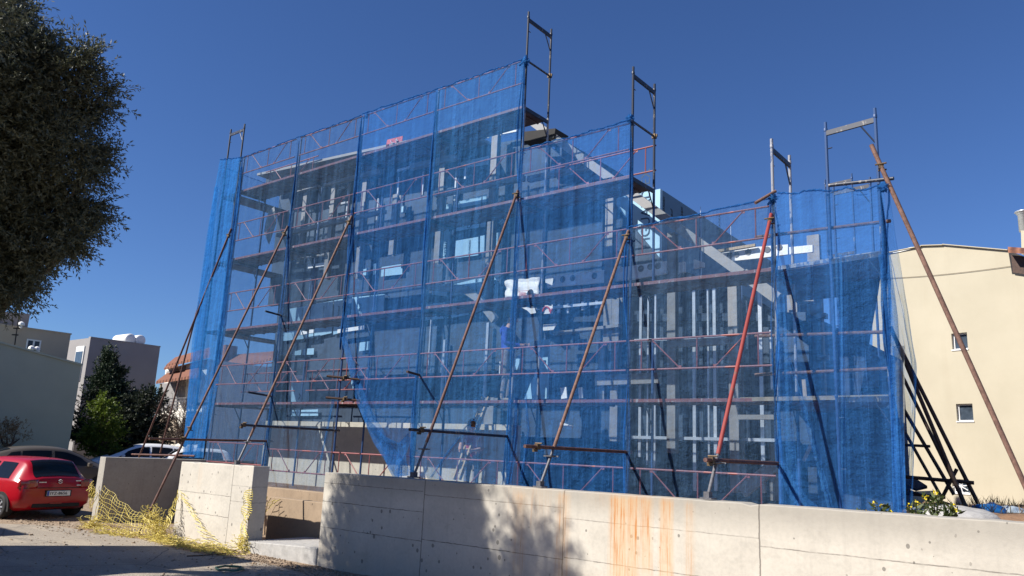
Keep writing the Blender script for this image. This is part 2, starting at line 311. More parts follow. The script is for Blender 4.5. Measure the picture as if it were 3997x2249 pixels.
crk = b.n.new('ShaderNodeTexVoronoi'); crk.feature = 'DISTANCE_TO_EDGE'; crk.inputs['Scale'].default_value = .55; b.link(b.mix(.12, P, b.noise(P, 2, 3)), crk.inputs['Vector']); c = b.mix(b.math('MULTIPLY', b.math('LESS_THAN', crk.outputs['Distance'], .006), .7), c, (.09, .08, .07))
b.bsdf(c, .93, normal=b.bump(b.math('ADD', g, v), .7, .015)); M['asphalt'] = b.m
# ------------------------------------------------------------------ ground and terrain
def gz(x, y):
    z = -1.0 + .3*max(0, min(1, (-x-12.5)/9.0)) + .38*max(0, min(1, (x-3)/6)) * max(0, min(1, (-y-4)/5))
    return z
xs = [-400, -200, -100, -70, -50] + [-40+i*1.0 for i in range(0, 30)] + [-10+i*.5 for i in range(0, 45)] + [14, 18, 30, 60, 120, 300]
ys = [-200, -100, -50, -30, -20] + [-16+i*.5 for i in range(0, 60)] + [16, 20, 30, 45, 70, 120, 250, 500]
g = MB(); g.grid([[(x, y, gz(x, y) + (nz((x, y, 0), .9)*.03 if abs(x) < 40 and abs(y) < 16 and y > -2.55 or y < -3.4 and x > 12 else 0)) for y in ys] for x in xs]); tag(g.build('ground', M['dirt'], smooth=True), kind='structure')
edge = [(-260, 1325), (0, 1318), (120, 1322), (210, 1334), (300, 1350), (370, 1360), (440, 1382), (520, 1397), (600, 1407), (700, 1425), (800, 1455), (900, 1500)]
pts = []
for (a, c) in edge:
    p = onz(a, c, -1.0); pts.append(p)
r = MB(); far = [Vector((p.x + 1.5 + i*.9, -13.5, 0)) for i, p in enumerate(pts)]
rows = []
for p, q in zip(pts, far):
    rows.append([(lambda v: (v.x, v.y, gz(v.x, v.y)+.006))(p.lerp(q, t/16)) for t in range(17)])
r.grid(rows); tag(r.build('road', M['asphalt'], smooth=True), kind='structure')
def tz(x, y):
    return .0 + .5*max(0, min(1, (x-5.2)/1.5)) + (.12*nz((x, y, 0), .8) + .05*nz((x, y, 3), 2.5))*max(0, min(1, (x-4.5)/2)) - .03*max(0, y-3)*max(0, min(1, (x-5)/2))
g = MB(); g.grid([[(-10.0+i*.3, -2.28+.0 + j*.3, tz(-10+i*.3, -2.28+j*.3)) if (-10+i*.3 > -1.9) or j*.3 > 2.0 else (-10+i*.3, -.30 + j*.02, 0) for j in range(100)] for i in range(90)])
tag(g.build('site_terrace', M['soil'], smooth=True), kind='structure')
# gravel and clods in the dusty strip at the foot of the walls (one scattered mass)
g = MB()
for i in range(2100):
    if i >= 1500: x = random.uniform(-9, 1.5); y = random.uniform(-6.5, -3.0)
    elif i < 900: x = random.uniform(-4.6, .8); y = WY - abs(random.gauss(0, .45)) - .05 - max(0, (x+2))*.05
    else: x = random.uniform(-15, -8); y = random.uniform(-4.2, -2.7)
    s = random.uniform(.006, .022)*(2.0 if random.random() < .05 else 1); a = random.random()*6
    g.box((x, y, gz(x, y)+s*.3), (s*1.6, s*1.2, s), a, random.uniform(-.5, .5))
tag(g.build('gravel', M['dirt']), 'loose gravel and clods strewn along the foot of the concrete walls', 'gravel', kind='stuff')
# ------------------------------------------------------------------ concrete walls
ZT = .575
def wallpoly(name, pts, d, mat, label, bev=.012):
    b_ = MB(); b_.prism(pts, d); return tag(b_.build(name, mat, bevel=bev), label, 'wall')
def rough_top(xa, xb, za, zb, seed, step=.11):
    out = []; n = int(abs(xb-xa)/step)
    for i in range(n+1):
        u = i/n; x = xa+(xb-xa)*u; k = nz((x*2.3, seed, 0), 1)*.007 + nz((x*9, seed, 3), 1)*.005; ch = nz((x*3.1, seed, 9), 1)
        out.append((x, WY, za+(zb-za)*u + k - (.022 if ch > .42 else 0)))
    return out
wallpoly('retaining_wall', [(-2.05, WY, -1.3), (16, WY, -1.3)] + rough_top(16, 3, ZT+.07, ZT, 1) + rough_top(3, -2.05, ZT, ZT-.01, 2)[1:], (0, .32, 0), M['bigwall'], 'long concrete retaining wall with orange rust runs along the whole foreground')
wallpoly('gate_wall', [(-6.86, WY, -1.3), (-4.2, WY, -1.3)] + rough_top(-4.2, -6.86, .575, .555, 5), (0, .36, 0), M['pillar'], 'short pale concrete wall between the driveway and the entrance gap')
wallpoly('wing_wall', [(-10.33, WY, -1.3), (-10.33, 1.5, -1.3), (-10.33, 1.5, .5), (-10.33, WY, .52)], (-.30, 0, 0), M['concrete'], 'grey concrete wall beside the red car, with a sunlit narrow end')
wallpoly('planter_wall', [(-5.6, -1.2, -1.2), (-2.05, -1.2, -1.2), (-2.05, -1.2, -.105), (-5.6, -1.2, -.105)], (0, .18, 0), M['concrete_dark'], 'low stained brown concrete wall across the back of the entrance gap')
wallpoly('backing_wall', [(-10.0, -.55, -1.2), (-1.7, -.55, -1.2), (-1.7, -.55, .03), (-10.0, -.55, .03)], (0, .2, 0), M['concrete_dark'], 'brown earth stained wall under the netting behind the entrance gap')
b_ = MB(); b_.span((-4.5, -1.02, -1.0), (-1.8, -.55, -.16)); tag(b_.build('planting_bed', M['soil']), kind='structure')
b_ = MB(); b_.prism([(-4.19, WY-.02, -1.3), (-2.06, WY-.02, -1.3), (-2.06, WY-.02, -.70), (-4.19, WY-.02, -.80)], (0, 1.4, 0)); tag(b_.build('entrance_slab', M['slab'], bevel=.02), kind='structure')
bt = thing('brick_rubble', 'broken orange bricks lying on the low brown wall of the entrance gap', 'rubble', (-2.6, -1.1, -.1))
for i, (dx, dy, s, a) in enumerate([(-.08, 0, .10, .3), (.03, .02, .08, 1.1), (.12, -.02, .07, .6), (-.01, .01, .07, .2)]):
    q = MB(); q.box((-2.6+dx, -1.1+dy, -.1+s*.4+(.08 if i == 3 else 0)), (s*1.5, s, s*.8), a, .12*i); q.build('brick_piece', M['brick'], bt, bevel=.008)
# ------------------------------------------------------------------ scaffolding
PX = [-10.2, -7.55, -5.06, -2.5, 0.0, 2.53, 5.07]          # the seven front standards
PN = ['far left', 'second', 'third', 'fourth', 'fifth', 'sixth', 'seventh']
LV = [0, 2, 4, 6, 8]
FD = .82
LEVEL = ['ground', 'first', 'second', 'third', 'fourth', 'top']
def frame_proto(post, cross, label, W=FD, axis='y', h=2.0):
    t = thing('frame_scaffold', label, 'scaffold frame', (0, 0, 0), 'scaffold frames stacked along the facade')
    a = (lambda d, z: (0, d, z)) if axis == 'y' else (lambda d, z: (d, 0, z))
    for d in (0, W):
        q = MB(); q.tube(a(d, 0), a(d, h+.13), .0245, 10); q.lathe(a(d, h-.02), [(.029, 0), (.031, .02), (.029, .05)], 10); q.build('post', post, t, smooth=False)
    q = MB(); q.bar(a(0, h-.05), a(W, h-.05), .035, .075); q.build('crossbar', cross, t)
    q = MB(); q.tube(a(W-.22, h-.07), a(W, h-.42), .013, 6); q.build('gusset', cross, t)
    for hz in (h-.30, 1.0):
        q = MB(); q.tube(a(.0, hz), a(.09, hz), .009, 6); q.build('hook', cross, t)
    return t
fr = {'blue': frame_proto(M['bluepost'], M['darkpost'], 'x'), 'dark': frame_proto(M['darkpost'], M['darkpost'], 'x'), 'white': frame_proto(M['whitepost'], M['darkpost'], 'x')}
tops = [8, 8, 8, 8, 10, 8, 6]
used = set()
def place(protos, key, loc, label, rotz=None):
    src = protos[key]
    if key not in used or src.name not in used:
        used.add(key); used.add(src.name); src.location = loc; src['label'] = label
        if rotz is not None: src.rotation_euler = (0, 0, rotz)
        return src
    return dup(src, loc, label, rotz)
LIFT = ['lowest', 'second', 'third', 'fourth', 'uppermost']
for i, x in enumerate(PX):
    for k in range(tops[i]//2):
        kind = 'white' if (i, k) in ((4, 1), (4, 2), (4, 3), (6, 2), (6, 1)) else ('dark' if (i, k) in ((4, 4), (5, 3)) else 'blue')
        look = {'blue': 'chipped blue', 'white': 'paint-splashed', 'dark': 'dark blue'}[kind]
        top = ' clear above the netting' if (i, k) in ((4, 4), (5, 3), (6, 2)) else ''
        place(fr, kind, (x, 0, 2*k), '%s scaffold frame, %s at the %s front post%s' % (look, LIFT[k], PN[i], top))
# end-guard posts above the fourth deck at the first four standards, horizontal end bars
for i in range(4):
    q = MB(); q.tube((PX[i], 0, 8.1), (PX[i], 0, 9.06), .022, 8); q.build('guard_post', M['bluepost']); o = bpy.data.objects[q and 'guard_post' if i == 0 else 'guard_post.%03d' % i]
    tag(o, 'blue guard post carrying the top rail at the %s front post' % PN[i], 'guard post', 'guard posts on the top deck')
for i, z in ((4, 9.02), (5, 7.05)):
    t = thing('end_rail', 'dark end rail clamped across the open end of the %s' % ('top deck by the tallest frame' if i == 4 else 'deck by the second free-standing frame'), 'end rail', (PX[i], 0, z), 'end rails of the scaffold decks')
    q = MB(); q.tube((PX[i], -.05, z), (PX[i], FD+.03, z), .021, 8); q.build('tube', M['darkpost'] if i == 4 else M['darkpost'], t)
    q = MB(); q.box((PX[i], FD, z), (.075, .07, .085)); q.box((PX[i]+.05, FD, z+.01), (.03, .03, .05)); q.build('coupler', M['coupler'], t)
# rusty pink lattice guardrails
def rail_proto(L, mat):
    q = MB(); q.tube((.03, 0, 1.0), (L-.03, 0, 1.0), .0165, 8); q.tube((.03, 0, .5), (L-.03, 0, .5), .0165, 8)
    for u in (.10, .5, .90): q.tube((u*L, 0, .5), (u*L, 0, 1.0), .012, 6)
    q.tube((.18*L, 0, .99), (.38*L, 0, .51), .012, 6); q.tube((.82*L, 0, .99), (.62*L, 0, .51), .012, 6)
    for u in (.18, .82): q.box((u*L, 0, .975), (.06, .008, .05))
    for u in (.38, .62): q.box((u*L, 0, .525), (.06, .008, .05))
    return tag(q.build('guardrail', mat), 'x', 'guardrail', 'lattice guardrails along the scaffold decks')
rp = {'r': rail_proto(2.52, M['rail'])}
BN = ['leftmost', 'second', 'third', 'fourth', 'fifth', 'sixth']
DK = {0: 'at ground level', 2: 'of the first deck', 4: 'of the second deck', 6: 'of the third deck', 8: 'of the topmost deck'}
hi = [8, 8, 8, 8, 6, 4]
for b_ in range(6):
    for z in range(0, hi[b_]+1, 2):
        zz = z - (.12 if z == 0 else 0) + (.10 if z == 0 and b_ < 1 else 0)
        place(rp, 'r', (PX[b_], -.045, zz), 'faded red lattice guardrail %s in the %s front bay' % (DK[z], BN[b_]))
for b_, z in ((4, 6), (1, 2), (0, 2), (0, 8)):
    place(rp, 'r', (PX[b_] + (.06 if b_ else -.2), FD+.04, z-.12), 'faded red guardrail on the house side %s, %s front bay' % (DK[z], BN[b_]))
# decks
def deck_proto(L):
    t = thing('scaffold_deck', 'x', 'scaffold deck', (0, 0, 0), 'scaffold decks')
    q = MB()
    for j in range(2): q.span((.02, .03+j*.385, -.03), (L-.02, .03+j*.385+.375, .012))
    for j in range(5): q.span((.25+j*.5, .04, -.055), (.29+j*.5, FD-.04, -.031))
    q.build('platform', M['deckmetal'], t); q = MB(); q.span((.0, -.012, -.036), (L, .022, .018)); q.build('edge_channel', M['deckedge'], t)
    return t
dp = {'d': deck_proto(2.51)}
for b_ in range(6):
    for z in range(2, hi[b_]+1, 2):
        place(dp, 'd', (PX[b_], 0, z), 'stained scaffold deck with a reddish edge, the %s up in the %s front bay' % (LEVEL[z//2], BN[b_]))
# raking braces with couplers and jacks; tie tubes
def brace(label, p, q, mat, jack=True, coup=(), r=.026, group='raking braces propping the scaffold', over=.0):
    p = Vector(p); q = Vector(q); d = (p-q).normalized()
    t = thing('raking_brace', label, 'brace pole', q, group)
    b1 = MB(); b1.tube(q + d*(.62 if jack else 0), p + d*over, r, 12); b1.build('tube', mat, t)
    if jack:
        j = MB(); j.tube(q+Vector((0, 0, .03)), q + d*.66, r*.82, 12); j.lathe(q+d*.5, [(r*1.3, -.015), (r*3.0, -.006), (r*3.0, .006), (r*1.3, .015)], 12); j.bar(q+d*.5-Vector((.13, 0, 0)), q+d*.5+Vector((.13, 0, 0)), .012, .02)
        j.box(q+Vector((0, 0, .012)), (.15, .15, .02)); j.box(q+Vector((0, 0, .05)), (.07, .10, .08)); j.build('base_jack', M['jack'], t)
    for u in coup:
        c_ = MB(); e = q.lerp(p, u); c_.box(e, (.062, .06, .07), .3, .2); c_.tube(e+Vector((-.07, -.03, .03)), e+Vector((.08, -.03, .03)), .012, 6); c_.tube(e+Vector((-.05, .04, -.04)), e+Vector((.06, .04, -.04)), .012, 6); c_.build('coupler', M['coupler'], t)
    return t
def tie(label, p, q, mat, r=.025, coup=None):
    t = thing('tie_tube', label, 'tie tube', p, 'horizontal tie tubes from the scaffold to the braces')
    b1 = MB(); b1.path([p, q], r, 12); b1.build('tube', mat, t)
    if coup is not None:
        c_ = MB(); e = Vector(p).lerp(Vector(q), coup); c_.box(e, (.06, .075, .075)); c_.tube(e+Vector((-.06, .03, .05)), e+Vector((.06, .03, .05)), .012, 6); c_.box(e+Vector((0, -.05, -.05)), (.06, .05, .04)); c_.build('coupler', M['coupler'], t)
    return t
Y0 = -.10
brace('rust brown raking brace on the retaining wall under the tallest scaffold end', (0, Y0, 6.15), (0, -2.45, ZT+.005), M['rust'], coup=(.98,))
brace('rust brown raking brace on the retaining wall beside the hanging white sheet bay', (2.53, Y0, 4.95), (2.53, -2.45, ZT+.005), M['rustpale'], coup=(.97,))
brace('bright red raking brace with a grey jack at the right of the facade', (5.07, Y0, 4.85), (5.07, -2.48, ZT+.02), M['redpole'], coup=(.97,), r=.0275)
brace('rust orange raking brace standing on the short gate wall', (-5.06, Y0, 6.42), (-5.06, -2.42, .565), M['rustpale'], coup=(.97,))
brace('dark raking brace whose foot stands in the yellow mesh on the driveway', (-7.6, Y0, 6.55), (-7.6, -2.95, -1.0), M['rust'], jack=False, coup=(.97, .3))
pa = ony(583, 560, .0); pb = ony(349, 1150, .0)
brace('slanting brown brace leaning out from the left end post, crossing another', ony(582, 575, -.1), ony(349, 1152, -.1), M['rust'], jack=False, coup=(.97,))
brace('thinner brown brace behind, leaning out from the left end of the scaffold', ony(524, 672, .9), ony(403, 1140, .9), M['rust'], jack=False)
tie('black tie tube from the tallest front post out to its brace', (0, .1, 1.34), (0, -2.62, 1.34), M['darkpost'], coup=.9)
tie('brown tie tube from the sixth front post out to its brace', (2.53, .1, 1.14), (2.53, -2.85, 1.14), M['rust'], coup=.9)
tie('brown tie tube reaching the bright red brace', (5.07, .1, 1.06), (5.07, -2.55, 1.06), M['rust'], .027, .93)
tie('black tie tube reaching the orange brace above the gate wall', (-5.06, .1, 1.37), (-5.06, -2.45, 1.36), M['darkpost'], coup=.97)
tie('brown tie tube reaching over the driveway to the brace in yellow mesh', (-7.55, .1, 1.07), (-7.6, -3.0, 1.0), M['rust'], coup=.76)
tie('short dark tube poking out at the second front post below mid height', (-7.55, .05, 2.15), (-7.55, -.75, 2.2), M['darkpost'])
tie('short black tube poking out of the netting at the second post, higher up', (-7.5, .05, 4.18), (-7.5, -.55, 4.22), M['darkpost'])
tie('dark tube stub at the torn net opening, upper of two', ony(905, 955, -.1), ony(822, 946, -.55), M['rustdark'], coup=.45)
tie('dark tube stub at the torn net opening, lower of two', ony(905, 1008, -.1), ony(820, 1000, -.55), M['rustdark'], coup=.45)
tie('short dark tube stub sticking out at the fourth front post', ony(1060, 945, .0), ony(1024, 935, -.6), M['rustdark'])
tie('pale rusty stub tube at the top of the seventh front post', (5.12, -.02, 5.24), ony(1900, 511, -.3), M['rustpale'])
tie('brown bar lying across the braces at the far left', ony(332, 1143, -.1), ony(490, 1147, -.1), M['rust'])
tie('upper pale bar behind the left end netting', ony(410, 1106, .9), ony(470, 1106, .9), M['rustpale'])
# ---- return scaffold at the left end: frames face the street
lf = {'l': frame_proto(M['darkpost'], M['darkpost'], 'x', .72, 'x')}
for j, y in enumerate((.1, 2.6, 5.1)):
    for k in range(5 if j == 0 else 4):
        place(lf, 'l', (-11.3 - j*.25, y, 2*k+.05), 'dark narrow scaffold frame, %s in its stack on the left side, %s' % (LIFT[k], ['nearest the street', 'second row back', 'third row back'][j]))
for j in range(2):
    for z in (2, 4, 6, 8):
        t = thing('scaffold_deck', 'stained deck of the left side scaffold, %s up, %s bay from the street' % (LEVEL[z//2], ORD[j]), 'scaffold deck', (-11.3, .1+2.5*j, z), 'scaffold decks')
        q = MB(); q.span((-11.26-j*.25, .12+2.5*j, z-.03), (-10.62-j*.25, 2.55+2.5*j, z+.012)); q.build('platform', M['deckmetal'], t)
        q = MB(); q.span((-11.28-j*.25, .09+2.5*j, z-.05), (-10.6-j*.25, .118+2.5*j, z+.02)); q.build('edge_channel', M['deckedge'], t)
# ---- return scaffold at the right end
SA = math.radians(-9); G0 = Vector((5.07, 0, 0)); SN = Vector((math.sin(-SA), math.cos(SA), 0))
Hh = onp(2105, 998, G0, SN); Ii = onp(2241, 998, G0, SN); Wd = (Ii-Hh).length; ang = math.atan2(Ii.y-Hh.y, Ii.x-Hh.x)
rf = {'r1': frame_proto(M['bluepost'], M['darkpost'], 'x', Wd, 'x')}
for k in range(3): place(rf, 'r1', (Hh.x, Hh.y, 2*k+.02), 'blue scaffold frame of the right hand return facing the street, %s in its stack' % LIFT[[0, 1, 4][k]], ang)
b2 = ony(2096, 470, 4.2); b3 = ony(2075, 455, 9.5); r2 = {}
for j, (p, n) in enumerate(((b2, 4), (b3, 4))):
    zt = p.z
    for k in range(4):
        place(rf, 'r1', (p.x, p.y, zt-2.0*(4-k)-.1), 'blue scaffold frame further back on the right hand return, %s in the %s row' % (LIFT[[0, 1, 2, 4][k]], ['nearer', 'farther'][j]), ang)
ux = (Ii-Hh).normalized()
for z, nm in ((2, 'lower'), (4, 'upper')):
    t = thing('scaffold_deck', '%s deck of the right hand return scaffold, facing the street' % nm, 'scaffold deck', (Hh.x, Hh.y, z), 'scaffold decks')
    q = MB(); a = Vector((G0.x, .02, z)); q.prism([(a.x, a.y, z-.05), tuple(Ii+Vector((0, 0, -2.05+z-Ii.z+2))) if False else (Ii.x, Ii.y, z-.05), (Ii.x-.7, Ii.y+2.5, z-.05), (G0.x-.5, 2.4, z-.05)], (0, 0, .05)); q.build('platform', M['deckmetal'], t)
    q = MB(); q.bar((G0.x-.6 if z == 2 else G0.x-.1, .03, z), Ii + Vector((0, .04, z-Ii.z)), .04, .06); q.build('edge_channel', basic('weathered plank', (.22, .19, .15), .9) if z == 2 else M['whitepost'], t)
for i, (ya, yb, nm) in enumerate(((597, 556, 'above'), (846, 835, 'upper of two between the decks of'), (943, 927, 'lower of two between the decks of'))):
    a = onp(1900, ya, G0+Vector((0, .06, 0)), SN); c = onp(2240, yb, G0+Vector((0, .06, 0)), SN)
    t = thing('ledger_tube', 'paint-spattered brown tube, %s the right hand return scaffold' % (nm if nm != 'above' else 'above the upper deck of'), 'ledger tube', a); q = MB(); q.tube(a, c, .026, 10); q.build('tube', M['rustpale'], t)
a = onp(2085, 467, G0+Vector((0, -.1, 0)), SN); c = onp(2248, 449, G0+Vector((0, -.1, 0)), SN)
t = thing('ledger_tube', 'dark tube clamped across the top of the right hand return scaffold', 'ledger tube', a); q = MB(); q.tube(a, c, .025, 10); q.build('tube', M['darkpost'], t)
p1 = ony(2192, 365, -.42); p2 = ony(2580, 1225, -.42)
brace('long pale rusty brace slanting down in front of the cream building', p1, p1+(p2-p1)*1.25, M['rustpale'], jack=False, coup=(.94,), r=.031)
DB = 'black raking brace beside the cream building'
for (xa, ya, xb, yb, Y, s) in ((2240, 822, 2442, 1306, 2.6, 'thickest, second from the right at its foot'), (2250, 845, 2482, 1310, 3.3, 'its foot farthest to the right'), (2250, 905, 2446, 1306, 4.6, 'third from the right at its foot'), (2250, 990, 2400, 1245, 6.5, 'fourth from the right'), (2250, 1040, 2368, 1250, 8.5, 'leftmost and thinnest')):
    brace(DB+', '+s, ony(xa, ya, Y), ony(xb, yb, Y), M['rustdark'], jack=False, r=.032 if Y < 5 else .036, group='black braces beside the cream building')
tie('black bar running level across the black braces by the grated window', ony(2255, 1198, 3.0), ony(2450, 1215, 3.0), M['rustdark'], .03)
tie('short black bar high on the black braces', ony(2262, 1119, 6.0), ony(2340, 1123, 6.0), M['rustdark'], .028)
tie('black bar crossing upward under the black braces', ony(2362, 1268, 2.9), ony(2407, 1180, 2.9), M['rustdark'], .028)
tie('black bar running low to the ground under the black braces', ony(2270, 1230, 3.6), ony(2450, 1290, 3.6), M['rustdark'], .026)
tie('second low black bar near the weeds', ony(2262, 1240, 4.4), ony(2378, 1252, 4.4), M['rustdark'], .026)
# ------------------------------------------------------------------ debris netting
def curve_at(pts, t):
    """pts = list of (z or param descending, Vector); t in 0..1 along the list by index distance"""
    L = [0]
    for i in range(1, len(pts)): L.append(L[-1] + (pts[i]-pts[i-1]).length)
    s = t*L[-1]
    for i in range(1, len(pts)):
        if s <= L[i] + 1e-9:
            k = (s-L[i-1])/max(1e-9, L[i]-L[i-1]); return pts[i-1].lerp(pts[i], k)
    return pts[-1]
def net(label, left, right, mat, amp=.07, seed=0, nu=44, nv=110, bulge=.0, sag=.05, hole=None, foldleft=None, foldright=None, wrinkle=1.0, nrm=Vector((0, -1, 0)), group='debris netting panels'):
    left = [Vector(p) for p in left]; right = [Vector(p) for p in right]
    P = []
    for i in range(nu+1):
        u = i/nu; row = []
        for j in range(nv+1):
            v = j/nv; p = curve_at(left, v).lerp(curve_at(right, v), u); e = math.sin(math.pi*u)
            vert = nz((u*9+seed, v*1.1, seed), 1.0)*.7 + nz((u*23+seed, v*2.2, seed+4), 1.0)*.3
            horiz = nz((u*2.2+seed, v*9, seed+9), 1.0)*.4 + nz((u*4+seed-v*6, v*4+u*6, seed+2), 1.0)*.35 + nz((u*9+v*16, v*7-u*11, seed+6), 1.0)*.28*v + nz((u*14-v*22, v*9+u*9, seed+16), 1.0)*.2*v
            low = .35+.65*v
            d = amp*e**.5*(vert*(1.1-.5*v) + horiz*wrinkle*low) + bulge*e*math.sin(math.pi*v)
            p = p + nrm*(.085+d)
            if v < .02: p = p - Vector((0, 0, sag*e*abs(nz((u*3+seed, 0, 7)))*1.6))
            row.append(p)
        P.append(row)
    t = thing('debris_net', label, 'debris net', P[0][0], group)
    q = MB()
    nv1 = nv+1; q.v = [p for r_ in P for p in r_]
    for i in range(nu):
        for j in range(nv):
            if hole:
                cpt = (P[i][j]+P[i+1][j+1])/2
                if any((cpt-h[0]).length < h[1] for h in hole): continue
            q.f.append((i*nv1+j, (i+1)*nv1+j, (i+1)*nv1+j+1, i*nv1+j+1))
    q.mi = [0]*len(q.f); q.build('sheet', mat, t, smooth=True)
    # rolled hem along the top edge
    q = MB(); q.path([P[i][0]+Vector((0, .02*nz((i*.5, seed, 1)), .02*nz((i*.7, seed, 2)))) for i in range(nu+1)], [.012+.014*abs(nz((i*.4, seed, 3))) for i in range(nu+1)], 6); q.build('top_hem', M['netfold'], t, smooth=True)
    return t, P
def gather(t, x, y, z0, z1, mat, seed, r=.045, n=90, tw=1.25, dx=0.0, name='gathered_edge'):
    for s_ in range(3):
        pts = []; rs = []
        for i in range(n+1):
            v = i/n; z = z1+(z0-z1)*v; pinch = abs(math.sin(v*math.pi*(1.6+seed % 2)))
            pts.append(Vector((x + dx*v + .075*nz((s_*3, v*3.2, seed), 1.0)*tw + (s_-1)*.045*pinch, y-.05+.06*nz((s_*3+5, v*3.5, seed), 1.0), z))); rs.append(r*.62*(.25+.8*pinch*(.35+abs(nz((s_, v*9, seed+8))))) if 0 < i < n else .01)
        q = MB(); q.path(pts, rs, 7); q.build(name, M['netedge'] if s_ == 1 else mat, t, smooth=True)
def Lx(x, zs, y=0.0): return [Vector((x, y, z)) for z in zs]
def PY(*pts, y=0.0): return [ony(a, c, y) for (a, c) in pts]
NT = {}
t, _ = net('grey blue net over the leftmost front bay, sky showing through its upper part', PY((610, 400), (580, 640), (568, 850), (522, 1158)), Lx(-7.55, (9.02, 6, 3, .52)), M['netgrey'], seed=1); NT['AB'] = t
gather(t, -10.2, -.02, 3.0, 9.0, M['netfold'], 11, .05)
t, _ = net('grey translucent net over the second front bay, hanging down into the entrance gap', Lx(-7.55, (9.02, 6, 3, -.05)), Lx(-5.06, (9.02, 6, 3, -.25)), M['netgrey'], seed=2, wrinkle=1.7); NT['BC'] = t
gather(t, -7.55, -.02, .0, 8.9, M['netfold'], 12, .06)
t, _ = net('deep blue net over the third front bay, torn and pulled aside at its lower left', PY((917, 290), (895, 620), (868, 850), (884, 925), (905, 1015), (948, 1115), (1000, 1197)), Lx(-2.5, (9.02, 6, 3, .5)), M['net2'], seed=3, amp=.07); NT['CD'] = t
gather(t, -5.06, -.02, 3.2, 8.95, M['netfold'], 13, .055)
E1 = PY((868, 850), (884, 925), (905, 1015), (948, 1115), (1003, 1200)); E2 = [p+Vector((.22+.15*i, -.05, -.02)) for i, p in enumerate(E1)]
q = MB(); q.grid([[E1[i].lerp(E2[i], k/6)+Vector((0, -.10-.05*math.sin(k*1.3), 0)) for k in range(7)] for i in range(5)]); q.build('folded_edge', M['net2'], t, smooth=True)
E3 = PY((925, 1040), (985, 1100), (1020, 1115), (1040, 1090)); E4 = PY((1003, 1200), (1015, 1199), (1028, 1198), (1036, 1196))
q = MB(); q.grid([[E3[i].lerp(E4[i], k/8)+Vector((0, -.14-.05*math.sin(k*1.1+i), 0)) for k in range(9)] for i in range(4)]); q.build('bunched_corner', M['netfold'], t, smooth=True)
hc = ony(1194, 1067, -.06)
t, PDE = net('blue net over the fourth front bay with one small torn hole low down', Lx(-2.5, (9.02, 6, 3, .48)), Lx(0, (9.02, 6, 3, .46)), M['net'], seed=4, hole=[(hc, .085)], nu=60, nv=150); NT['DE'] = t
q = MB(); q.path([hc+Vector((.105*math.cos(a*.42), -.03, .075*math.sin(a*.42)+.012*math.sin(a*3))) for a in range(16)], .007, 5); q.build('hole_rim', M['netfold'], t, smooth=True)
gather(t, -2.5, -.02, .5, 8.95, M['netfold'], 14, .05)
t, _ = net('bright blue net over the fifth front bay with the hanging white sheet behind it', Lx(0, (7.02, 5, 3, .45)), Lx(2.53, (7.05, 5, 3, .44)), M['net2'], seed=5, wrinkle=1.4); NT['EF'] = t
gather(t, 0.0, -.02, .45, 9.0, M['netfold'], 15, .045)
t, _ = net('greyish net over the sixth front bay with pale studs behind it', Lx(2.53, (5.02, 4, 2, .44)), PY((1955, 500), (1956, 700), (1957, 900), (1966, 1280)), M['netgrey'], seed=6, wrinkle=1.5); NT['FG'] = t
gather(t, 2.53, -.02, .44, 6.98, M['netfold'], 16, .035)
def PN_(*pts, off=0.0): return [onp(a, c, G0+Vector((0, off, 0)), SN) for (a, c) in pts]
t, _ = net('saturated blue net across the right hand return scaffold, with long diagonal creases', PN_((1960, 489), (1958, 700), (1957, 950), (1965, 1283)), PN_((2228, 468), (2243, 700), (2258, 950), (2272, 1300)), M['net2'], seed=7, amp=.06, nu=50, sag=.12); NT['GI'] = t
gather(t, 5.07, -.02, 1.0, 5.15, M['netfold'], 17, .035)
gather(t, Ii.x+.03, Ii.y-.02, .5, 4.9, M['netfold'], 18, .05)
def strip(t, path, w0, w1, mat, off=-.10, y=None, n=24, name='crease'):
    pts = PN_(*path, off=off) if y is None else [ony(a, c, y) for (a, c) in path]
    rows = []
    for i in range(n+1):
        v = i/n; p = curve_at(pts, v); wd = w0+(w1-w0)*v
        rows.append([p+Vector(((k/5-.5)*wd, -.03*math.sin(k*1.6+v*5), 0)) for k in range(6)])
    q = MB(); q.grid(rows); q.build(name, mat, t, smooth=True)
strip(t, [(1985, 900), (2030, 1050), (2062, 1180), (2092, 1288)], .05, .10, M['net'])
strip(t, [(1966, 740), (1975, 900), (1983, 1080), (2000, 1284)], .10, .16, M['net'])
strip(t, [(1968, 1165), (1985, 1210), (2010, 1255), (2050, 1290)], .12, .34, M['net'])
strip(t, [(2110, 640), (2117, 900), (2122, 1290)], .10, .05, M['net'])
strip(t, [(2225, 640), (2244, 800), (2256, 1000), (2268, 1296)], .16, .12, M['netfold'])
strip(NT['DE'], [(1155, 1100), (1118, 1150), (1085, 1200)], .05, .03, M['net'], y=-.1)
strip(NT['DE'], [(1300, 1000), (1296, 1100), (1280, 1215)], .05, .12, M['netfold'], y=-.1)
strip(NT['EF'], [(1322, 990), (1330, 1080), (1310, 1212)], .03, .05, M['net'], y=-.1)
strip(NT['BC'], [(840, 1000), (815, 1120), (800, 1190)], .06, .05, M['net'], y=-.12)
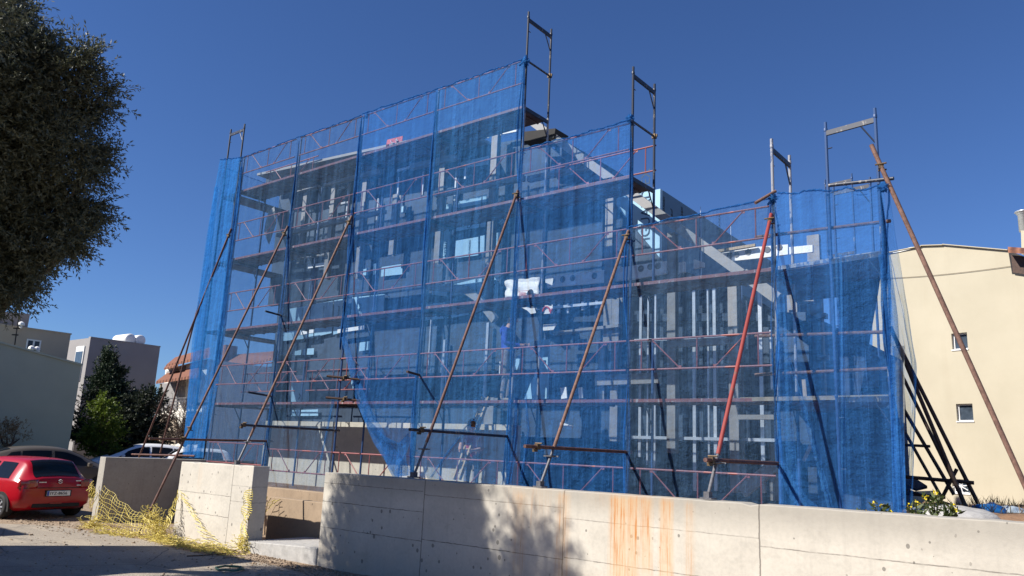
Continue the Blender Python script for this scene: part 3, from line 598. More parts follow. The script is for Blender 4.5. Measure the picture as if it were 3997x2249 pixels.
# left return net: two sheets that bulge outward
t, _ = net('dense blue net wrapped round the narrow left end of the scaffold, bulging outward', PY((560, 404), (548, 470), (526, 600), (510, 720), (490, 860), (466, 1152)), PY((612, 398), (588, 560), (572, 740), (552, 900), (535, 1000), (519, 1152)), M['netdense'], seed=21, amp=.10, nu=26); NT['L'] = t
strip(t, [(604, 470), (585, 610), (560, 820), (540, 960), (515, 1090), (497, 1140)], .18, .35, M['netdense'], y=-.06)
strip(t, [(608, 420), (592, 560), (574, 690), (562, 820)], .10, .22, M['netfold'], y=-.09)
strip(t, [(545, 470), (526, 640), (507, 800), (482, 1000), (474, 1150)], .25, .55, M['netdense'], y=-.05)
net('blue net along the outer left side of the scaffold, seen edge-on', [Vector((-11.34, .1, 9.0)), Vector((-11.36, .1, 4)), Vector((-11.34, .1, .5))], [Vector((-11.8, 5.2, 9.0)), Vector((-11.8, 5.2, 4)), Vector((-11.8, 5.2, .5))], M['net'], seed=22, nrm=Vector((-1, 0, 0)))
net('blue net along the outer right side of the scaffold, seen edge-on', [Ii+Vector((.04, 0, 2.9)), Ii+Vector((.22, 0, .5)), Ii+Vector((.10, 0, -1.5))], [Vector((4.6, 8.5, 5.0)), Vector((4.8, 8.5, 2.4)), Vector((4.7, 8.5, .5))], M['net2'], seed=23, nrm=Vector((1, .2, 0)), bulge=.15)
t = thing('white_net', 'narrow white netting hanging just behind the right edge of the blue net', 'net', ony(2272, 950, 1.2)); q = MB(); q.grid([[p+Vector((0, 0, 0)) for p in (ony(2246+k*6, y, 1.2+.05*math.sin(k*2)) for k in range(6))] for y in range(870, 1290, 20)]); q.build('sheet', netmat('white netting', (.5, .48, .42), .45, .7), t, smooth=True)
# tied knots of netting at the head of each bay
for (X, Y, yy, s, nm) in ((1322, 155, -.05, .16, 'beside the tallest frame'), (1585, 298, -.05, .13, 'at the sixth post'), (1945, 500, -.08, .13, 'at the seventh post'), (922, 292, -.05, .10, 'at the third post'), (607, 402, -.05, .12, 'at the far left post'), (2222, 470, -.45, .12, 'at the right hand end')):
    p = ony(X, Y, yy); q = MB(); rows = []
    for i in range(15):
        th = math.pi*i/14; rows.append([p+Vector((math.sin(th)*math.cos(k*math.pi/7), math.sin(th)*math.sin(k*math.pi/7)*.7, math.cos(th)))*s*.72*(.35+1.5*abs(nz((i*.6+X, k*.7, Y), 1))) for k in range(15)])
    for r_ in rows: r_[-1] = r_[0]
    q.grid(rows); tag(q.build('net_knot', M['netfold'], smooth=True), 'crumpled knot of blue netting tied %s' % nm, 'net knot', 'knots of netting tied along the top')
# ------------------------------------------------------------------ the unfinished house behind the netting
HS = thing('unfinished_house', 'steel framed house under construction standing behind the scaffold and netting', 'house', (-3, 1.6, 0))
YF = 1.55
def hpoly(name, px, mat, y=YF, t=.06, parent=HS, bev=0):
    q = MB(); q.prism([ony(a, c, y) for (a, c) in px], (0, t, 0)); return q.build(name, mat, parent, bevel=bev)
def hrect(name, x0, x1, z0, z1, mat, y=YF, t=.06, parent=HS):
    q = MB(); q.span((x0, y, z0), (x1, y+t, z1)); return q.build(name, mat, parent)
def hbeam(name, a, c, wid, mat, y=YF, t=.14, parent=HS):
    q = MB(); p0 = ony(*a, y); p1 = ony(*c, y); q.bar(p0, p1, t, wid) if abs(p1.x-p0.x) > abs(p1.z-p0.z)*.3 else q.bar(p0, p1, wid, t, up=(0, 1, 0)); return q.build(name, mat, parent)
# sheathing planes with shade put into their dark colour (left block in three steps, right block under the raking fascia)
q = MB(); q.prism([(-9.7, 1.95, 1.4), (-.8, 1.95, 1.4), (-.8, 1.95, 8.3), (-3.2, 1.95, 8.45), (-11.2, 1.95, 8.85), (-11.2, 1.95, 5.1), (-10.6, 1.95, 5.1), (-10.6, 1.95, 3.55), (-9.7, 1.95, 3.55)], (0, .15, 0)); q.build('wall', M['shadeboard'], HS)
q = MB(); q.prism([(-.8, 2.0, 1.4), (4.9, 2.0, 1.4), (4.9, 2.0, 3.3), (4.1, 2.0, 3.9), (2.1, 2.0, 4.9), (1.2, 2.0, 6.0), (-.8, 2.0, 8.0)], (0, .12, 0)); q.build('wall', M['shadeboard'], HS)
q = MB(); q.span((-.8, 2.2, 0), (-.6, 12, 8.2)); q.build('side_wall', M['shadeboard'], HS)
q = MB(); q.span((-11.0, 2.2, 1.4), (-10.85, 9, 8.3)); q.build('side_wall', M['shadeboard'], HS)
q = MB(); q.span((4.75, 2.2, 0), (4.9, 9, 3.6)); q.build('side_wall', M['shadeboard'], HS)
q = MB(); q.span((-9.5, 6.0, 0), (4.75, 6.2, 3.6)); q.build('back_wall', M['shadeboard'], HS)
q = MB(); q.span((-9.7, 1.3, 0), (-1.0, 1.62, 1.62)); q.build('plinth', M['plinth'], HS)
# roof of the left block: thin flat slab edge with a trim, falling to the right
q = MB(); q.prism([(-11.0, .95, 8.93), (-2.6, .95, 8.42), (-2.6, 8, 8.42), (-11.0, 8, 8.93)], (0, 0, .07)); q.build('roof', M['roofgrey'], HS)
hbeam('roof_trim', (700, 447), (990, 370), .10, M['greysteel'], y=1.3, t=.08)
for (x, y0, y1) in ((703, 441, 462), (770, 424, 444), (842, 404, 416)): hbeam('roof_post', (x, y0), (x-1, y1), .11, M['greysteel'], y=1.35, t=.1)
hpoly('roof_panel', [(672, 432), (698, 437), (698, 455), (668, 462)], M['shadeboard'], y=1.5)
# steel columns and beams
for (x, y0, y1, wd) in ((760, 470, 660, .17), (829, 448, 700, .17), (908, 428, 700, .17), (988, 490, 640, .17), (1106, 365, 660, .18), (1234, 330, 760, .18), (1530, 470, 860, .18), (1688, 585, 1140, .17), (1845, 705, 1240, .17), (1512, 862, 1010, .16), (1228, 1000, 1120, .26), (1545, 745, 1110, .17)):
    a = ony(x, (y0+y1)/2, YF); top = ony(x, y0, YF).z; bot = max(.0, ony(x, y1, YF).z)
    q = MB(); q.span((a.x-wd/2, YF, bot), (a.x+wd/2, YF+.012, top)); q.span((a.x-.006, YF+.012, bot), (a.x+.006, YF+.13, top)); q.span((a.x-wd/2, YF+.13, bot), (a.x+wd/2, YF+.142, top)); q.build('steel_column', M['greysteel'], HS)
for (a, c, wd) in (((700, 593), (968, 532), .10), ((748, 480), (962, 430), .13), ((1035, 421), (1150, 396), .14), ((1098, 491), (1318, 448), .13), ((1500, 958), (1660, 951), .20), ((1690, 866), (1842, 857), .13), ((1330, 452), (1480, 420), .12), ((690, 655), (820, 640), .08), ((1395, 840), (1560, 820), .06), ((1860, 1050), (1950, 1050), .08)):
    hbeam('steel_beam', a, c, wd, M['greysteel'], y=YF-.03)
hbeam('raking_fascia', (1338, 306), (1868, 690), .17, M['roofgrey'], y=1.25, t=.12)
hbeam('raking_fascia', (1872, 690), (1958, 752), .2, M['roofgrey'], y=1.3, t=.12)
hbeam('raking_fascia', (1330, 353), (1412, 345), .22, M['black'], y=1.4, t=.5)  # soffit slab, the shade on its underside given as black
q = MB(); pts = [ony(*p, 1.45) for p in ((1078, 722), (1168, 727), (1205, 752), (1246, 806))]
for a, c in zip(pts, pts[1:]): q.bar(a, c, .12, .17)
q.build('stair_stringer', M['roofgrey'], HS)
hbeam('knee_brace', (1868, 1238), (1952, 1168), .2, M['greysteel'])
# galvanised studs in rows, floor tracks
def stud(x, y0, y1, wd=.055, y=1.78):
    a = ony(x, (y0+y1)/2, y); top = ony(x, y0, y).z; bot = ony(x, y1, y).z; q = MB(); q.span((a.x-wd/2, y, bot), (a.x+wd/2, y+.05, top)); q.build('stud', M['stud'], HS)
for (x, y0, y1, wd) in ((1610, 716, 1150, .055), (1629, 718, 1170, .03), (1646, 714, 1190, .06), (1693, 712, 1130, .03), (1700, 714, 1140, .045), (1746, 704, 1235, .06), (1781, 700, 1150, .035), (1798, 698, 1235, .06), (1866, 690, 1200, .03), (1915, 690, 1240, .065), (1640, 985, 1090, .05), (1940, 830, 980, .04)): stud(x, y0, y1, wd)
for (x, y0, y1, wd) in ((802, 472, 512, .07), (797, 560, 612, .05), (876, 462, 492, .06), (870, 508, 586, .05), (954, 448, 466, .07), (948, 500, 575, .06), (1001, 446, 500, .05), (1063, 432, 490, .06), (778, 700, 760, .04), (1080, 805, 930, .04), (1113, 855, 1010, .06), (1222, 812, 1003, .07), (1170, 420, 450, .05), (1143, 420, 590, .05), (1405, 764, 788, .06), (1428, 762, 788, .05), (1465, 755, 780, .06), (1500, 752, 775, .06)): stud(x, y0, y1, wd)
for (a, c) in (((1597, 857), (1850, 846)), ((1590, 1100), (1960, 1108)), ((830, 520), (870, 510)), ((1350, 778), (1560, 758))): hbeam('floor_track', a, c, .055, M['stud'], y=1.74, t=.05)
for (a, c) in (((1000, 430), (1036, 420)), ((770, 480), (800, 474)), ((842, 478), (870, 470)), ((917, 465), (940, 461))): hbeam('noggin', a, c, .07, M['stud'], y=1.72, t=.05)
# light blue boards with printed lettering
boards = [([(729, 777), (837, 757), (835, 801), (728, 811)], ['GUARDEX', 'GUARDEX']), ([(841, 756), (862, 752), (860, 796), (839, 799)], ['knauf']), ([(886, 748), (967, 740), (965, 787), (882, 796)], ['knauf', 'GUARDEX']),
          ([(713, 834), (789, 820), (788, 850), (712, 858)], []), ([(792, 820), (836, 812), (834, 838), (790, 848)], []), ([(840, 812), (866, 808), (864, 836), (838, 842)], []), ([(762, 878), (790, 876), (789, 892), (760, 893)], []), ([(742, 884), (758, 880), (757, 893), (741, 894)], []),
          ([(1112, 580), (1132, 572), (1130, 650), (1107, 654)], ['knauf']), ([(1146, 606), (1203, 596), (1203, 642), (1143, 650)], ['GUARDEX']), ([(1208, 594), (1219, 592), (1218, 636), (1207, 638)], []), ([(1241, 588), (1252, 585), (1251, 628), (1240, 631)], ['GUARDEX']), ([(1254, 585), (1259, 584), (1258, 627), (1253, 628)], []),
          ([(1087, 722), (1124, 730), (1124, 746), (1086, 741)], []), ([(1138, 716), (1196, 702), (1196, 738), (1136, 746)], ['knauf']), ([(1200, 702), (1212, 700), (1211, 752), (1200, 752)], []), ([(1234, 708), (1243, 696), (1253, 712), (1252, 751), (1233, 753)], ['Gu']),
          ([(1072, 766), (1119, 760), (1119, 801), (1070, 806)], []), ([(1126, 790), (1178, 782), (1178, 792), (1125, 801)], []), ([(1150, 507), (1211, 492), (1210, 513), (1149, 524)], []), ([(1212, 492), (1224, 489), (1223, 508), (1212, 510)], []), ([(1113, 516), (1136, 512), (1135, 537), (1112, 542)], []),
          ([(1146, 568), (1206, 555), (1205, 572), (1145, 582)], ['G']), ([(1208, 554), (1222, 552), (1221, 570), (1208, 572)], []), ([(1157, 408), (1230, 392), (1229, 414), (1156, 425)], []), ([(960, 672), (1012, 664), (1012, 690), (958, 696)], []), ([(905, 680), (925, 675), (925, 692), (904, 694)], []), ([(940, 664), (946, 663), (945, 690), (939, 692)], []), ([(905, 862), (930, 858), (930, 880), (903, 884)], []), ([(735, 950), (778, 948), (776, 1010), (732, 1011)], ['x']), ([(846, 948), (890, 948), (888, 1012), (842, 1012)], ['knauf']), ([(735, 1032), (800, 1030), (800, 1046), (733, 1047)], []), ([(1010, 520), (1022, 517), (1021, 535), (1009, 538)], []), ([(1256, 560), (1264, 548), (1270, 560), (1256, 566)], []), ([(1258, 502), (1262, 492), (1268, 502), (1258, 506)], [])]
for px, txt in boards:
    o = hpoly('board', px, M['blueboard'], y=1.86, t=.012); tl, tr, br, bl = [ony(*p, 1.855) for p in px[:4]] if len(px) == 4 else [ony(*px[i], 1.855) for i in (1, 2, 3, 4)]
    for i, s in enumerate(txt):
        h = (tl-bl).length; u = (i+.62)/len(txt) if len(txt) > 1 else .66; p = bl.lerp(br, u); sz = min(h*.9/max(1, len(s))*1.45, .42)
        lettering(s, sz, p+Vector((0, -.004, h*.06)), (0, 0, 1), (-1, 0, 0), M['ink'], o, .003)
# bright slots of daylight-lit trim under the roof
for (a, c) in (((1030, 369), (1232, 342)), ((1258, 335), (1303, 326)), ((985, 392), (1012, 388)), ((775, 672), (822, 664)), ((748, 840), (790, 833)), ((850, 834), (916, 824)), ((740, 950), (765, 947))): hbeam('white_strip', a, c, .10, M['eps'], y=1.7, t=.04)
# white insulation parapet with adhesive dabs
o = hpoly('insulation_strip', [(1376, 696), (1500, 682), (1600, 667), (1676, 657), (1676, 688), (1592, 703), (1500, 712), (1376, 724)], M['eps'], y=1.8)
for (x, y) in ((1390, 706), (1415, 703), (1440, 700), (1495, 694), (1540, 688), (1612, 676), (1636, 671), (1655, 669)):
    q = MB(); p = ony(x, y, 1.79); q.lathe(p, [(.02, -.004), (.07, 0), (.05, .012)], 9, 'Y'); q.build('dab', M['dab'], o)
o = hpoly('insulation_strip', [(1795, 640), (1905, 621), (1982, 615), (1982, 640), (1905, 650), (1812, 660)], M['eps'], y=1.8)
for (x, y) in ((1808, 646), (1836, 642), (1852, 640), (1882, 634), (1930, 628), (1960, 622)):
    q = MB(); p = ony(x, y, 1.79); q.lathe(p, [(.02, -.004), (.06, 0), (.04, .012)], 8, 'Y'); q.build('dab', M['dab'], o)
hpoly('insulation_strip', [(1985, 622), (2044, 616), (2044, 634), (1986, 640)], M['eps'], y=2.3)
hpoly('insulation_strip', [(1700, 662), (1722, 658), (1722, 684), (1700, 690)], M['eps'], y=1.9); hpoly('insulation_strip', [(1745, 652), (1770, 660), (1770, 672), (1745, 676)], M['eps'], y=1.9)
hbeam('timber_batten', (1795, 634), (1900, 617), .05, M['wood'], y=1.72, t=.05)
q = MB(); q.prism([(-.6, 1.9, 3.86), (4.9, 1.9, 3.5), (4.9, 9, 3.5), (-.6, 9, 3.86)], (0, 0, .15)); q.build('floor_slab', M['shadeboard'], HS)
# attic volume: lit printed front, shaded printed side
cr = ony(1661, 475, 2.05); cb = ony(1659, 648, 2.05)
q = MB(); q.prism([ony(*p, 2.05) for p in ((1540, 500), (1661, 475), (1659, 648), (1634, 652), (1600, 590))], (0, .1, 0)); at = q.build('attic_front', M['blueboard'], HS)
lettering('IGUARDIEX', .30, ony(1634, 604, 2.043), (0, 0, 1), (-1, 0, 0), M['ink'], at)
yb = onx(1990, 640, cr.x).y
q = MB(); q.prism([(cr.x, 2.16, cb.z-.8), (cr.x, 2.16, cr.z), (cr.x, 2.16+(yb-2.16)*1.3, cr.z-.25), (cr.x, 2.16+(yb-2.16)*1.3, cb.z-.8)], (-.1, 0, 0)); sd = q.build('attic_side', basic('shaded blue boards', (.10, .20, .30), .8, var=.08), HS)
for (X, Y, s, z) in ((1692, 560, 'knauf', .13), (1718, 585, 'GUARDEX', .12), (1672, 545, 'GUARDEX', .09), (1812, 598, 'GUARDEX', .12)):
    lettering(s, z, onx(X, Y, cr.x+.005), (0, 0, 1), (0, 1, 0) if False else (0, -1, 0), M['black'], sd)
for X in (1762, 1838): 
    a = onx(X, 525 if X < 1800 else 570, cr.x+.004); q = MB(); q.span((cr.x, a.y, cb.z-.6), (cr.x+.006, a.y+.03, a.z+.05)); q.build('joint_strip', M['stud'], HS)
# right hand gable frame seen through the return scaffold
for (x, y0, y1, wd, Y) in ((2052, 590, 1010, .22, 2.6), (1995, 700, 1000, .18, 2.4), (2022, 690, 900, .12, 2.6), (1948, 1000, 1260, .2, 2.4)):
    a = ony(x, (y0+y1)/2, Y); q = MB(); q.span((a.x-wd/2, Y, max(0, ony(x, y1, Y).z)), (a.x+wd/2, Y+.12, ony(x, y0, Y).z)); q.build('steel_column', M['greysteel'], HS)
for (a, c) in (((1990, 760), (2050, 756)), ((1990, 800), (2080, 795)), ((1990, 902), (2085, 900))): hbeam('steel_beam', a, c, .09, M['greysteel'], y=2.5)
for px in ([(1995, 745), (2045, 742), (2045, 762), (1998, 768)], [(2004, 890), (2030, 888), (2030, 960), (2004, 962)]): hpoly('board', px, M['eps'], y=2.55)
# ---------------- loose things in the house and on the decks
def loose(name, label, cat, px, mat, y, t=.02, group=None):
    q = MB(); q.prism([ony(a, c, y) for a, c in px], (0, t, 0)); return tag(q.build(name, mat), label, cat, group)
q = MB(); rows = []
for i in range(13):
    u = i/12; top = ony(1273+85*u, 706-9*u, 1.25); bot = ony(1271+84*u, 749-4*u, 1.15); row = []
    for j in range(9): p = top.lerp(bot, j/8); row.append(p+Vector((0, .10*nz((u*3, j*.4, 2)), .03*nz((u*4, 0, 5)))))
    rows.append(row)
q.grid(rows); sh = q.build('plastic_sheet', M['whitesheet'], smooth=True); tag(sh, 'crumpled white sheet hanging over the second deck, printed in red', 'sheet')
sm = sh.modifiers.new('thick', 'SOLIDIFY'); sm.thickness = .01
q = MB()
for k in range(5): q.bar(ony(1309+k*3, 735, 1.08), ony(1309+k*3, 744, 1.08), .012, .006)
q.bar(ony(1306, 733, 1.08), ony(1328, 731, 1.08), .012, .006); q.bar(ony(1306, 746, 1.08), ony(1326, 744, 1.08), .012, .006); q.bar(ony(1306, 733, 1.08), ony(1306, 746, 1.08), .012, .006); q.build('red_print', M['redink'], sh)
q = MB(); p = ony(1334, 738, 1.07); q.lathe(p, [(.01, -.01), (.09, 0), (.02, .01)], 10, 'Y'); q.build('dark_patch', M['black'], sh)
loose('plastic_sheet', 'lower part of a white sheet below the second deck, torn at the bottom', 'sheet', [(1308, 772), (1349, 766), (1349, 787), (1335, 790), (1326, 781)], M['whitesheet'], 1.3)
wp = loose('plastic_sheet', 'small white sheet with a red printed O below the second deck', 'sheet', [(1368, 763), (1390, 762), (1390, 789), (1368, 790)], M['whitesheet'], 1.3)
q = MB(); p = ony(1374, 785, 1.28); q.path([p+Vector((.09*math.cos(a*.3), 0, .11*math.sin(a*.3))) for a in range(11)], .016, 6); q.path([ony(1384, 789, 1.28), ony(1389, 776, 1.28)], .016, 6); q.build('red_print', M['redink'], wp)
loose('plastic_sheet', 'ragged white sheet corner hanging above the second deck', 'sheet', [(1372, 696), (1388, 692), (1392, 699), (1389, 718), (1372, 711)], M['whitesheet'], 1.3)
loose('plastic_sheet', 'white offcut with a slanted edge beside the dark brace shadow', 'sheet', [(1366, 817), (1400, 815), (1392, 830), (1366, 832)], M['whitesheet'], 1.3)
loose('glazed_panel', 'pale blue board with a ragged edge leaning on the first deck', 'board', [(1345, 858), (1383, 853), (1378, 1003), (1319, 1004), (1334, 965), (1344, 945), (1352, 920), (1353, 895), (1341, 876)], M['blueboard'], 1.0)
loose('glazed_panel', 'small pale board scrap behind the tallest post on the first deck', 'board', [(1299, 895), (1308, 894), (1306, 915), (1300, 932), (1296, 920)], M['blueboard'], 1.0)
loose('tarpaulin', 'dark blue tarpaulin hanging inside the right hand return scaffold below its upper deck', 'tarpaulin', [(2108, 652), (2222, 645), (2208, 740), (2190, 840), (2172, 950), (2160, 1000), (2115, 1000)], M['tarp'], 1.2)
loose('tarpaulin', 'dark blue tarpaulin low down inside the right hand return scaffold', 'tarpaulin', [(2120, 1015), (2235, 1012), (2250, 1200), (2258, 1300), (2122, 1295)], M['tarp'], 1.3)
sg = loose('warning_board', 'red board with white marks propped on the roof edge', 'sign', [(974, 352), (1013, 342), (1011, 362), (970, 374)], basic('red board', (.42, .07, .06), .6), .95)
q = MB(); 
for pts in (((984, 354), (986, 361)), ((986, 361), (991, 359)), ((995, 353), (999, 350)), ((999, 350), (1001, 354)), ((1001, 354), (996, 356))): q.bar(ony(*pts[0], .93), ony(*pts[1], .93), .03, .01)
q.build('white_marks', M['white'], sg)
loose('warning_board', 'lower red board hanging under the roof edge beside a white offcut', 'sign', [(1000, 386), (1024, 392), (1020, 403), (998, 408)], basic('red board low', (.42, .09, .08), .6), 1.0)
loose('hanging_cloth', 'pale grey cloth hanging at the left corner of the house by the third deck', 'cloth', [(676, 530), (690, 520), (694, 560), (684, 590), (676, 615), (664, 585), (668, 560)], basic('dusty cloth', (.25, .25, .25), .9, bump=.6, bscale=6), 1.3)
lad = thing('ladder', 'wooden ladder leaning behind the net beside a small torn hole', 'ladder', ony(1142, 1200, .6))
for d in (0, 14):
    q = MB(); q.bar(ony(1142+d, 1206, .55), ony(1216+d, 1000, 1.25), .045, .07); q.build('rail', M['wood'], lad)
for i in range(7):
    u = (i+.5)/7; q = MB(); q.tube(ony(1142, 1206, .55).lerp(ony(1216, 1000, 1.25), u), ony(1156, 1206, .55).lerp(ony(1230, 1000, 1.25), u), .016, 6); q.build('rung', M['wood'], lad)
for i, (a, c, d, nm) in enumerate((((2022, 955), (2026, 1000), .06, 'short upright'), ((1460, 975), (1462, 1002), .09, 'pale short'), ((1418, 975), (1420, 1003), .14, 'wider pale'), ((1410, 1065), (1440, 1075), .05, 'flat lying'), ((2022, 1160), (2040, 1120), .05, 'slanting'))):
    q = MB(); q.bar(ony(*a, 1.2), ony(*c, 1.2), d, .03, up=(0, 1, 0)); tag(q.build('timber_offcut', M['wood'] if i in (0, 4) else M['eps']), '%s timber offcut behind the netting, %s' % (nm, ['on the lower right hand deck', 'farther right on the first deck', 'left of another on the first deck', 'below the first deck', 'near the foot of the seventh post'][i]), 'offcut')
# ------------------------------------------------------------------ neighbouring buildings
def bldg(name, label, cat='house'): return thing(name, label, cat, (0, 0, 0))
def part(name, mat, parent, fn, **kw):
    q = MB(); fn(q); return q.build(name, mat, parent, **kw)
def window_x(parent, x, ya, yb, z0, z1, frame=M['white'], glass=M['winglass'], mull=1):
    """window in a wall facing +x"""
    fr_ = MB(); t = .06
    fr_.span((x-.02, ya, z0), (x+.03, yb, z0+t)); fr_.span((x-.02, ya, z1-t), (x+.03, yb, z1)); fr_.span((x-.02, ya, z0+t), (x+.03, ya+t, z1-t)); fr_.span((x-.02, yb-t, z0+t), (x+.03, yb, z1-t))
    for k in range(mull): yy = ya+(yb-ya)*(k+1)/(mull+1); fr_.span((x-.02, yy-t*.6, z0+t), (x+.03, yy+t*.6, z1-t))
    f_ = fr_.build('window', frame, parent); part('pane', glass, f_, lambda q: q.span((x-.01, ya+t, z0+t), (x+.012, yb-t, z1-t))); return f_
# sloping-topped green grey building, nearest on the left
XG = -22.0; a = onx(0, 864, XG); c = onx(205, 920, XG); sl_ = (c.z-a.z)/(c.y-a.y); y0 = a.y-6
bG = bldg('neighbour_house', 'plain green grey house wall with a sloping top behind the parked cars', 'house')
part('wall', M['greenwall'], bG, lambda q: q.prism([(XG, y0, -1.2), (XG, c.y, -1.2), (XG, c.y, c.z), (XG, y0, a.z-6*sl_)], (-7, 0, 0)))
part('wall_coping', M['greenwall'], bG, lambda q: q.bar((XG-.1, y0, a.z-6*sl_+.03), (XG-.1, c.y+.03, c.z+.03), .3, .07))
for X, Y in ((79, 878), (93, 880)): 
    p = onx(X, Y, XG-.1); part('vent_cap', M['white'], bG, lambda q: q.lathe(p+Vector((0, 0, -.12)), [(.05, 0), (.05, .1), (.11, .12), (.09, .2), (.03, .24)], 10))
# beige stepped house behind it
XB = -29.0; bB = bldg('neighbour_house', 'brownish beige stepped flat-roofed house with a white double window, upper left', 'house')
e = onx(178, 842, XB); p2 = onx(84, 788, XB); zt = onx(82, 829, XB).z
part('wall', M['beige'], bB, lambda q: q.span((XB-8, e.y-16, -1), (XB, e.y, zt)))
part('parapet', M['beige'], bB, lambda q: q.span((XB-.3, e.y-16, zt), (XB+.03, e.y+.03, zt+.06)))
part('upper_storey', M['mauve'], bB, lambda q: q.prism([(XB-.4, p2.y-12, zt-.1), (XB-.4, p2.y, zt-.1), (XB-.4, p2.y+.02, p2.z), (XB-.4, p2.y-12, p2.z-.9)], (-5, 0, 0)))
wa = onx(61, 891, XB); wb = onx(104, 857, XB)
window_x(bB, XB, wa.y, wb.y, wa.z-.25, wb.z)
part('antenna_mast', M['black'], bB, lambda q: (q.tube(onx(37, 868, XB+.3), onx(50, 775, XB+.3), .025, 6), q.tube(onx(30, 842, XB+.3), onx(46, 843, XB+.3), .03, 6), q.tube(onx(33, 826, XB+.3), onx(50, 826, XB+.3), .03, 6)))
p = onx(52, 826, XB+.2); part('vent_cap', M['white'], bB, lambda q: q.lathe(p, [(.05, 0), (.05, .12), (.14, .14), (.12, .24), (.03, .3)], 10))
# grey block with a shaded gable and sunlit narrow side
XY_ = -36.0; bY = bldg('neighbour_house', 'grey flat-roofed house with a large shaded side and two rooftop water tanks', 'house')
a = onx(228, 850, XY_); c = onx(402, 880, XY_)
part('wall', M['greywall'], bY, lambda q: q.span((XY_-9, a.y, -1), (XY_, c.y, a.z)))
part('parapet', M['greywall'], bY, lambda q: (q.span((XY_-.25, a.y, a.z), (XY_+.02, c.y+.02, a.z+.07))))
part('side_wing', M['whitewall'], bY, lambda q: q.span((XY_-11, a.y+.8, -1), (XY_-3.2, a.y+5, a.z-.75)))
part('dark_reveal', M['greywall'], bY, lambda q: q.span((XY_-1.0, a.y-.03, -1), (XY_-.05, a.y, 2.2)))
p = ony(200, 905, a.y); f_ = part('window', M['white'], bY, lambda q: q.span((p.x-.5, a.y-.06, p.z-1.2), (p.x+.5, a.y, p.z+.75))); part('pane', M['winglass'], f_, lambda q: q.span((p.x-.42, a.y-.08, p.z-1.15), (p.x+.42, a.y-.062, p.z+.45)))
for i, (X, Y) in enumerate(((313, 857), (338, 860))):
    p = onx(X, Y, XY_-1.2); t = thing('water_tank', 'white cylindrical solar water tank on the grey roof, %s of the pair' % ['left one', 'right one'][i], 'water tank', p, 'rooftop water tanks')
    part('tank', M['white'], t, lambda q: q.lathe(p+Vector((-.9, 0, .05)), [(.05, -.03), (.26, 0), (.32, .05), (.32, 1.6), (.26, 1.66), (.05, 1.68)], 20, 'X'), smooth=True); part('stand', M['black'], t, lambda q: (q.tube(p+Vector((-.4, 0, -.3)), p+Vector((-.4, -.25, -.9)), .03, 6), q.tube(p+Vector((-.4, 0, -.3)), p+Vector((-.4, .25, -.9)), .03, 6)))
# white house with tiled roofs and balcony
YW = 9.0; bW = bldg('neighbour_house', 'white house with terracotta tiled roofs and a shaded balcony, seen left of the netting', 'house')
def wp_(X, Y, y=YW): return ony(X, Y, y)
L0 = wp_(412, 952); R0 = wp_(524, 900)
part('wall', M['whitewall'], bW, lambda q: q.prism([wp_(414, 955), (wp_(414, 955).x, YW, -1), (R0.x, YW, -1), wp_(524, 904), wp_(500, 908), wp_(416, 930)], (0, 8, 0)))
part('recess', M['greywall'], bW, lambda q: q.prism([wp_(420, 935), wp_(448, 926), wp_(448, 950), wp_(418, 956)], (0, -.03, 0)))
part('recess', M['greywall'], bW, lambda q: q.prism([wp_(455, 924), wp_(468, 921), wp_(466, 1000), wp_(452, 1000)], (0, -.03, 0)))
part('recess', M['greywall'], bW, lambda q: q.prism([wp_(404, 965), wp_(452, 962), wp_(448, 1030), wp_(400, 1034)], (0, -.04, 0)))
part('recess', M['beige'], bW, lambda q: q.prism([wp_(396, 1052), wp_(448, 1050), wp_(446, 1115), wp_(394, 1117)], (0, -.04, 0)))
def tilt(q, px, back, drop): a_ = [wp_(*p, YW-back) for p in px]; q.prism(a_, (0, .12, .10))
part('roof', M['tile'], bW, lambda q: q.prism([wp_(392, 966, YW-1.2), wp_(500, 950, YW-1.2), wp_(500, 930, YW), wp_(420, 945, YW)], (0, 0, .14)))
part('roof', M['tile'], bW, lambda q: q.prism([wp_(412, 931, YW-.6), wp_(448, 922, YW-.6), wp_(448, 912, YW+.2), wp_(420, 920, YW+.2)], (0, 0, .1)))
part('roof', M['tile'], bW, lambda q: q.prism([wp_(418, 924, YW-.4), wp_(528, 900, YW-.4), wp_(528, 880, YW+2.5), wp_(440, 905, YW+2.5)], (0, 0, .14)))
part('balcony', M['whitewall'], bW, lambda q: q.prism([wp_(396, 1036, YW-1.2), wp_(470, 1034, YW-1.2), wp_(470, 1050, YW-1.2), wp_(394, 1052, YW-1.2)], (0, 1.2, 0)))
def rl(q):
    for Y in (1003, 1011, 1019, 1027): q.tube(wp_(397, Y, YW-1.15), wp_(470, Y-1, YW-1.15), .025, 5)
    for X in (399, 422, 446, 468): q.tube(wp_(X, 1002, YW-1.15), wp_(X-1, 1036, YW-1.15), .03, 5)
part('balcony_railing', M['jack'], bW, rl)
part('porch_post', M['wood'], bW, lambda q: q.tube(wp_(405, 966, YW-1.1), wp_(400, 1040, YW-1.1), .06, 6)); part('porch_post', M['whitewall'], bW, lambda q: q.bar(wp_(461, 1052, YW-1.1), wp_(455, 1115, YW-1.1), .45, .3))
